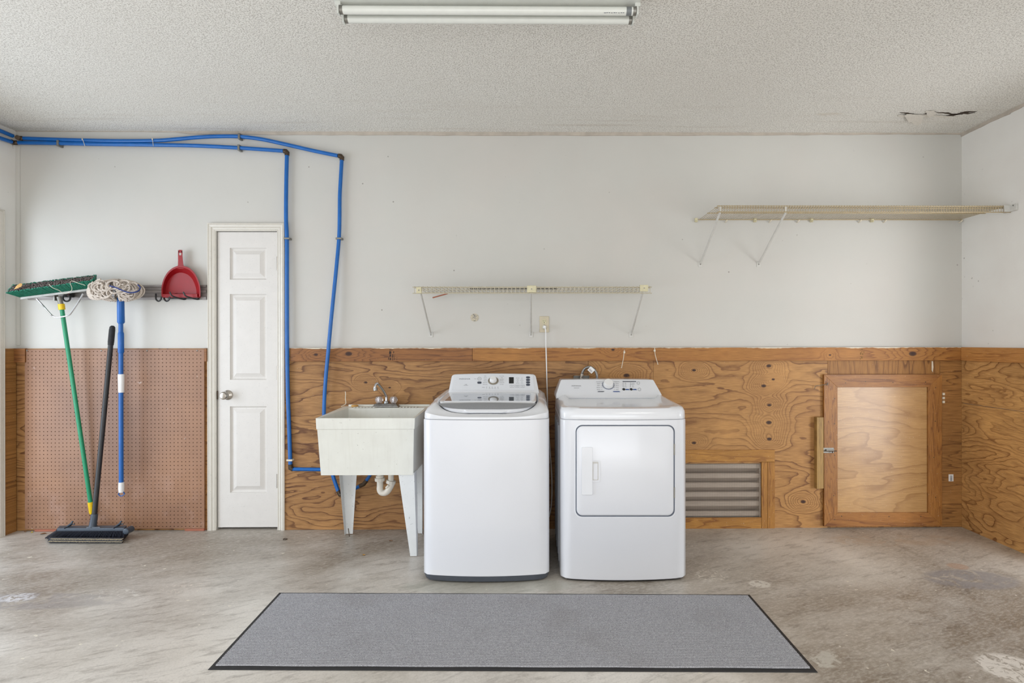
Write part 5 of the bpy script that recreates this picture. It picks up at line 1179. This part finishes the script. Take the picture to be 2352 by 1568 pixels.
def brace(root, ax_, ay_, bx_, by_, yf_, m):
    a_ = P(ax_, ay_, yf_); b_ = P(bx_, by_, -.006); o_ = obj('support_brace', MB().tube([a_, b_ + Vector((0, -.008, .008))], .0065, 8), m, root, smooth=True)
    obj('foot_plate', MB().box((b_.x - .0135, -.0035, b_.z - .02), (b_.x + .0135, -.0004, b_.z + .018)), m, o_, bevel=.001)
    obj('screw', MB().disc((b_.x, -.0035, b_.z - .002), (0, -1, 0), .0045, .003, 12), M['greymetal'], o_)
for (ax_, bx_, cx_, w_) in ((966, 989.5, 962, 6.5), (1219, 1219.5, 1221, 10.5), (1476, 1450, 1479.5, 10.5)):
    brace(s1_, ax_, 672, bx_, 768, sy + .005, M['brace'])
    c0_, c1_ = P(cx_ - w_, 671.5, sy - .004), P(cx_ + w_, 655.5, sy - .004)
    if cx_ == 962: c0_, c1_ = P(956, 673.5, sy - .004), P(968, 659, sy - .004)
    if cx_ > 1400: c0_, c1_ = P(1470, 669, sy - .004), P(1489, 654, sy - .004)
    bk = obj('bracket_clip', MB().box((c0_.x, sy - .006, c0_.z), (c1_.x, sy + .012, c1_.z)), M['ivory'], s1_, bevel=.0015)
    cc_ = P((c0_.x and cx_), 664, sy); obj('screw', MB().disc(((c0_.x + c1_.x) / 2, sy - .006, (c0_.z + c1_.z) / 2), (0, -1, 0), .004, .002, 12), M['greymetal'], bk)
zc_ = zb2 + .012
dk = obj('metal_strip', MB().box((P(1079, 0, -.2).x, -.235, za_ + .0018), (P(1281, 0, -.2).x, -.205, za_ + .006)), M['dblack'])
tag(dk, 'thin dark metal strip lying flat on the short wire shelf', 'metal strip')
dw = obj('copper_stick', MB().tube([P(994, 683.5, -.03), P(1028, 674, -.06)], .0042, 8), M['copper'])
tag(dw, 'thin reddish brown stick poking out under the left end of the short shelf', 'stick')

sy2 = -.405
xa2 = P(1652, 480, sy2).x
zT = (P(1655, 477, sy2).z + P(2320, 467, sy2).z) / 2 + .001
s2_ = wire_shelf('wire_shelf', 'long beige wire shelf running into the right wall', xa2, XR - .016, zT, .040, .405, M['wire'], pitch=.0159, wr=.0015)
for (ax_, bx_) in ((1655, 1609), (1806, 1743)):
    brace(s2_, ax_, 485, bx_, 606, sy2 + .005, M['brace'])
    a_ = P(ax_, 482, sy2); obj('bracket_clip', MB().box((a_.x - .010, sy2 + .002, zT - .036), (a_.x + .010, sy2 + .010, zT - .006)), M['brace'], s2_, bevel=.001)
for px_ in (1599, 1734, 1864, 2003):
    a_ = P(px_, 507, -.01); obj('wall_clip', MB().box((max(a_.x, xa2 - .03) - .009, -.018, zT - .02), (max(a_.x, xa2 - .03) + .009, -.0004, zT + .006)).tube([(a_.x, -.018, zT - .012), (a_.x, -.026, zT - .018)], .004, 8), M['ivory'], s2_, bevel=.001)
for px_ in (1667, 1768, 1832, 1974, 2031, 2205):
    a_ = P(px_, 509, -.01); obj('wall_clip', MB().tube([(a_.x, -.0004, zT - .02), (a_.x, -.022, zT - .016), (a_.x + .006, -.026, zT - .008)], .0042, 8), M['tie'], s2_, smooth=True)
obj('end_bracket', MB().box((XR - .014, sy2 - .05, zT - .038), (XR - .0003, sy2 + .045, zT + .002)).box((XR - .05, sy2 - .008, zT - .04), (XR - .013, sy2 - .004, zT + .001)), M['brace'], s2_, bevel=.0015)
obj('end_screw', MB().disc((XR - .014, sy2 - .03, zT - .006), (-1, 0, 0), .004, .002, 10), M['greymetal'], s2_)

# ------------------------------------------------------------------ ceiling light
ly = -1.66; zt1 = ZC - .088
fl = thing('fluorescent_light', 'unlit twin-tube fluorescent strip light on the popcorn ceiling', 'ceiling light', (P(1120, 20, ly).x, ly, ZC))
def ypl(py, z_): return PF(1120, py, z_).y
y_t1, y_t2 = ypl(24.5, zt1), ypl(45, zt1)
xa_, xb_ = PF(779, 24, zt1).x, PF(1464, 24, zt1).x
zh = ZC - .062
yh0, yh1 = y_t1 - .085, y_t2 + .012
mb = MB().loft([[(x_, yh0, ZC - .0005), (x_, yh0 + .004, zh + .02), (x_, yh0 + .03, zh), (x_, yh1 - .02, zh), (x_, yh1, zh + .02), (x_, yh1 + .003, ZC - .0005)] for x_ in (PF(768, 5, zh).x, PF(1470, 5, zh).x)])
obj('housing', mb, M['fixture'], fl, bevel=.002)
for (y_, pa, pb_) in ((y_t1, 779, 1464), (y_t2, 791, 1454)):
    py_ = 24.5 if y_ == y_t1 else 45
    a_, b_ = PF(pa, py_, zt1).x, PF(pb_, py_, zt1).x
    tb_ = obj('tube', MB().tube([(a_ + .014, y_, zt1), (b_ - .014, y_, zt1)], .0162, 20), M['tube'], fl, smooth=True)
    for e_ in (a_ + .012, b_ - .012):
        obj('tube_cap', MB().tube([(e_ - .006, y_, zt1), (e_ + .006, y_, zt1)], .0166, 16), M['greymetal'], tb_, smooth=True)
    for e_, s_ in ((a_, -1), (b_, 1)):
        obj('lamp_holder', MB().box((e_ - .004, y_ - .014, zt1 - .019), (e_ + .004, y_ + .014, zt1 + .016)).box((e_ - .011, y_ - .016, zt1 + .013), (e_ + .011, y_ + .016, zh + .001)).tube([(e_ - s_ * .004, y_, zt1 - .012), (e_ - s_ * .014, y_, zt1 - .012)], .003, 6), M['fixture'], fl, bevel=.0015)
    if y_ == y_t1:
        obj('soot_ring', MB().tube([(b_ - .045, y_, zt1), (b_ - .024, y_, zt1)], .01635, 20, caps=False), M['lampend'], tb_, smooth=True, label='sooty grey end of the tube')
        for k_ in range(9):
            xk = b_ - .135 + k_ * .0095; yk = y_ - .0105 - (.0012 if k_ % 3 else 0); zk_ = zt1 - .0130
            obj('tube_print', MB().box((xk, yk - .0008, zk_ - .0008), (xk + random.uniform(.004, .008), yk + .0006, zk_ + .0006)), M['print'], tb_)

# ------------------------------------------------------------------ floor mat
c4 = [PF(477, 1538.5), PF(1879, 1544.5), PF(1722, 1366), PF(641, 1361.5)]
mt = thing('floor_mat', 'long grey ribbed runner mat with black rubber edging in front of the washer', 'mat', sum(c4, Vector()) / 4)
cm = sum(c4, Vector()) / 4
def inset(pts_, d_, z_):
    ex = (pts_[1] - pts_[0]).normalized(); ey = (pts_[3] - pts_[0]).normalized()
    s_ = ((1, 1), (-1, 1), (-1, -1), (1, -1)); return [Vector(((p_ + ex * a_ * d_ + ey * b_ * d_).x, (p_ + ex * a_ * d_ + ey * b_ * d_).y, z_)) for p_, (a_, b_) in zip(pts_, s_)]
obj('rubber_border', MB().loft([inset(c4, 0, .0006), inset(c4, .002, .0030), inset(c4, .022, .0045), inset(c4, .03, .0045)]), M['dblack'], mt)
ci = inset(c4, .020, .0048); mb = MB(); nr = 54; NX = 40; rows = []
for j in range(nr * 4 + 1):
    t_ = j / (nr * 4); z_ = .0052 + .0052 * (0.0, .8, 1.0, .8)[j % 4]; row = []
    for i in range(NX + 1):
        s_ = i / NX; q = bilerp(ci, s_, t_); row.append((q.x, q.y + .0012 * math.sin(s_ * 31 + j * .7), z_))
    rows.append(row)
vs = [p_ for r_ in rows for p_ in r_]; mb.add(vs, [(j * (NX + 1) + i, j * (NX + 1) + i + 1, (j + 1) * (NX + 1) + i + 1, (j + 1) * (NX + 1) + i) for j in range(nr * 4) for i in range(NX)])
obj('ribbed_carpet', mb, M['carpet'], mt, kind='stuff')

# ------------------------------------------------------------------ litter on the slab
def leafm(px_, py_, w_, m, label, cat='leaf', h_=.008):
    c = PF(px_, py_); pts_ = []
    for k in range(7):
        a_ = 2 * math.pi * k / 7; rr = w_ * random.uniform(.6, 1.1); pts_.append((c.x + rr * math.cos(a_), c.y + .6 * rr * math.sin(a_), .0012 + random.random() * h_))
    mb = MB().add([(c.x, c.y, .001)] + pts_ + [(c.x, c.y, .0004)] + [(x_, y_, z_ - .0007) for x_, y_, z_ in pts_], [(0, 1 + k, 1 + (k + 1) % 7) for k in range(7)] + [(8, 9 + (k + 1) % 7, 9 + k) for k in range(7)])
    o_ = obj('dry_leaf' if cat == 'leaf' else 'debris', mb, m); return tag(o_, label, cat, 'leaves by the pegboard' if cat == 'leaf' else None)
leafm(73, 1223, .010, M['leafy'], 'small yellow leaf on the slab left of the black broom'); leafm(99, 1226, .024, M['leaf'], 'larger brown curled leaf on the slab left of the black broom')
leafm(58, 1221, .011, M['leaf'], 'small dark leaf scrap nearest the left wall below the pegboard')
leafm(836, 1275, .012, M['soap'], 'tan crumb of debris on the slab in front of the tub', 'debris', .005)
leafm(898, 1242, .014, M['leaf'], 'thin dark splinter on the slab behind the tub leg', 'debris', .003)
c = PF(655, 1238.5); o_ = obj('metal_ring', MB().tube([(c.x + .012 * math.cos(R(20 * k)), c.y + .012 * math.sin(R(20 * k)), .0022) for k in range(18)], .0018, 6, closed=True), M['brass'], smooth=True)
tag(o_, 'small dark ring lying on the slab in front of the closet door', 'ring')
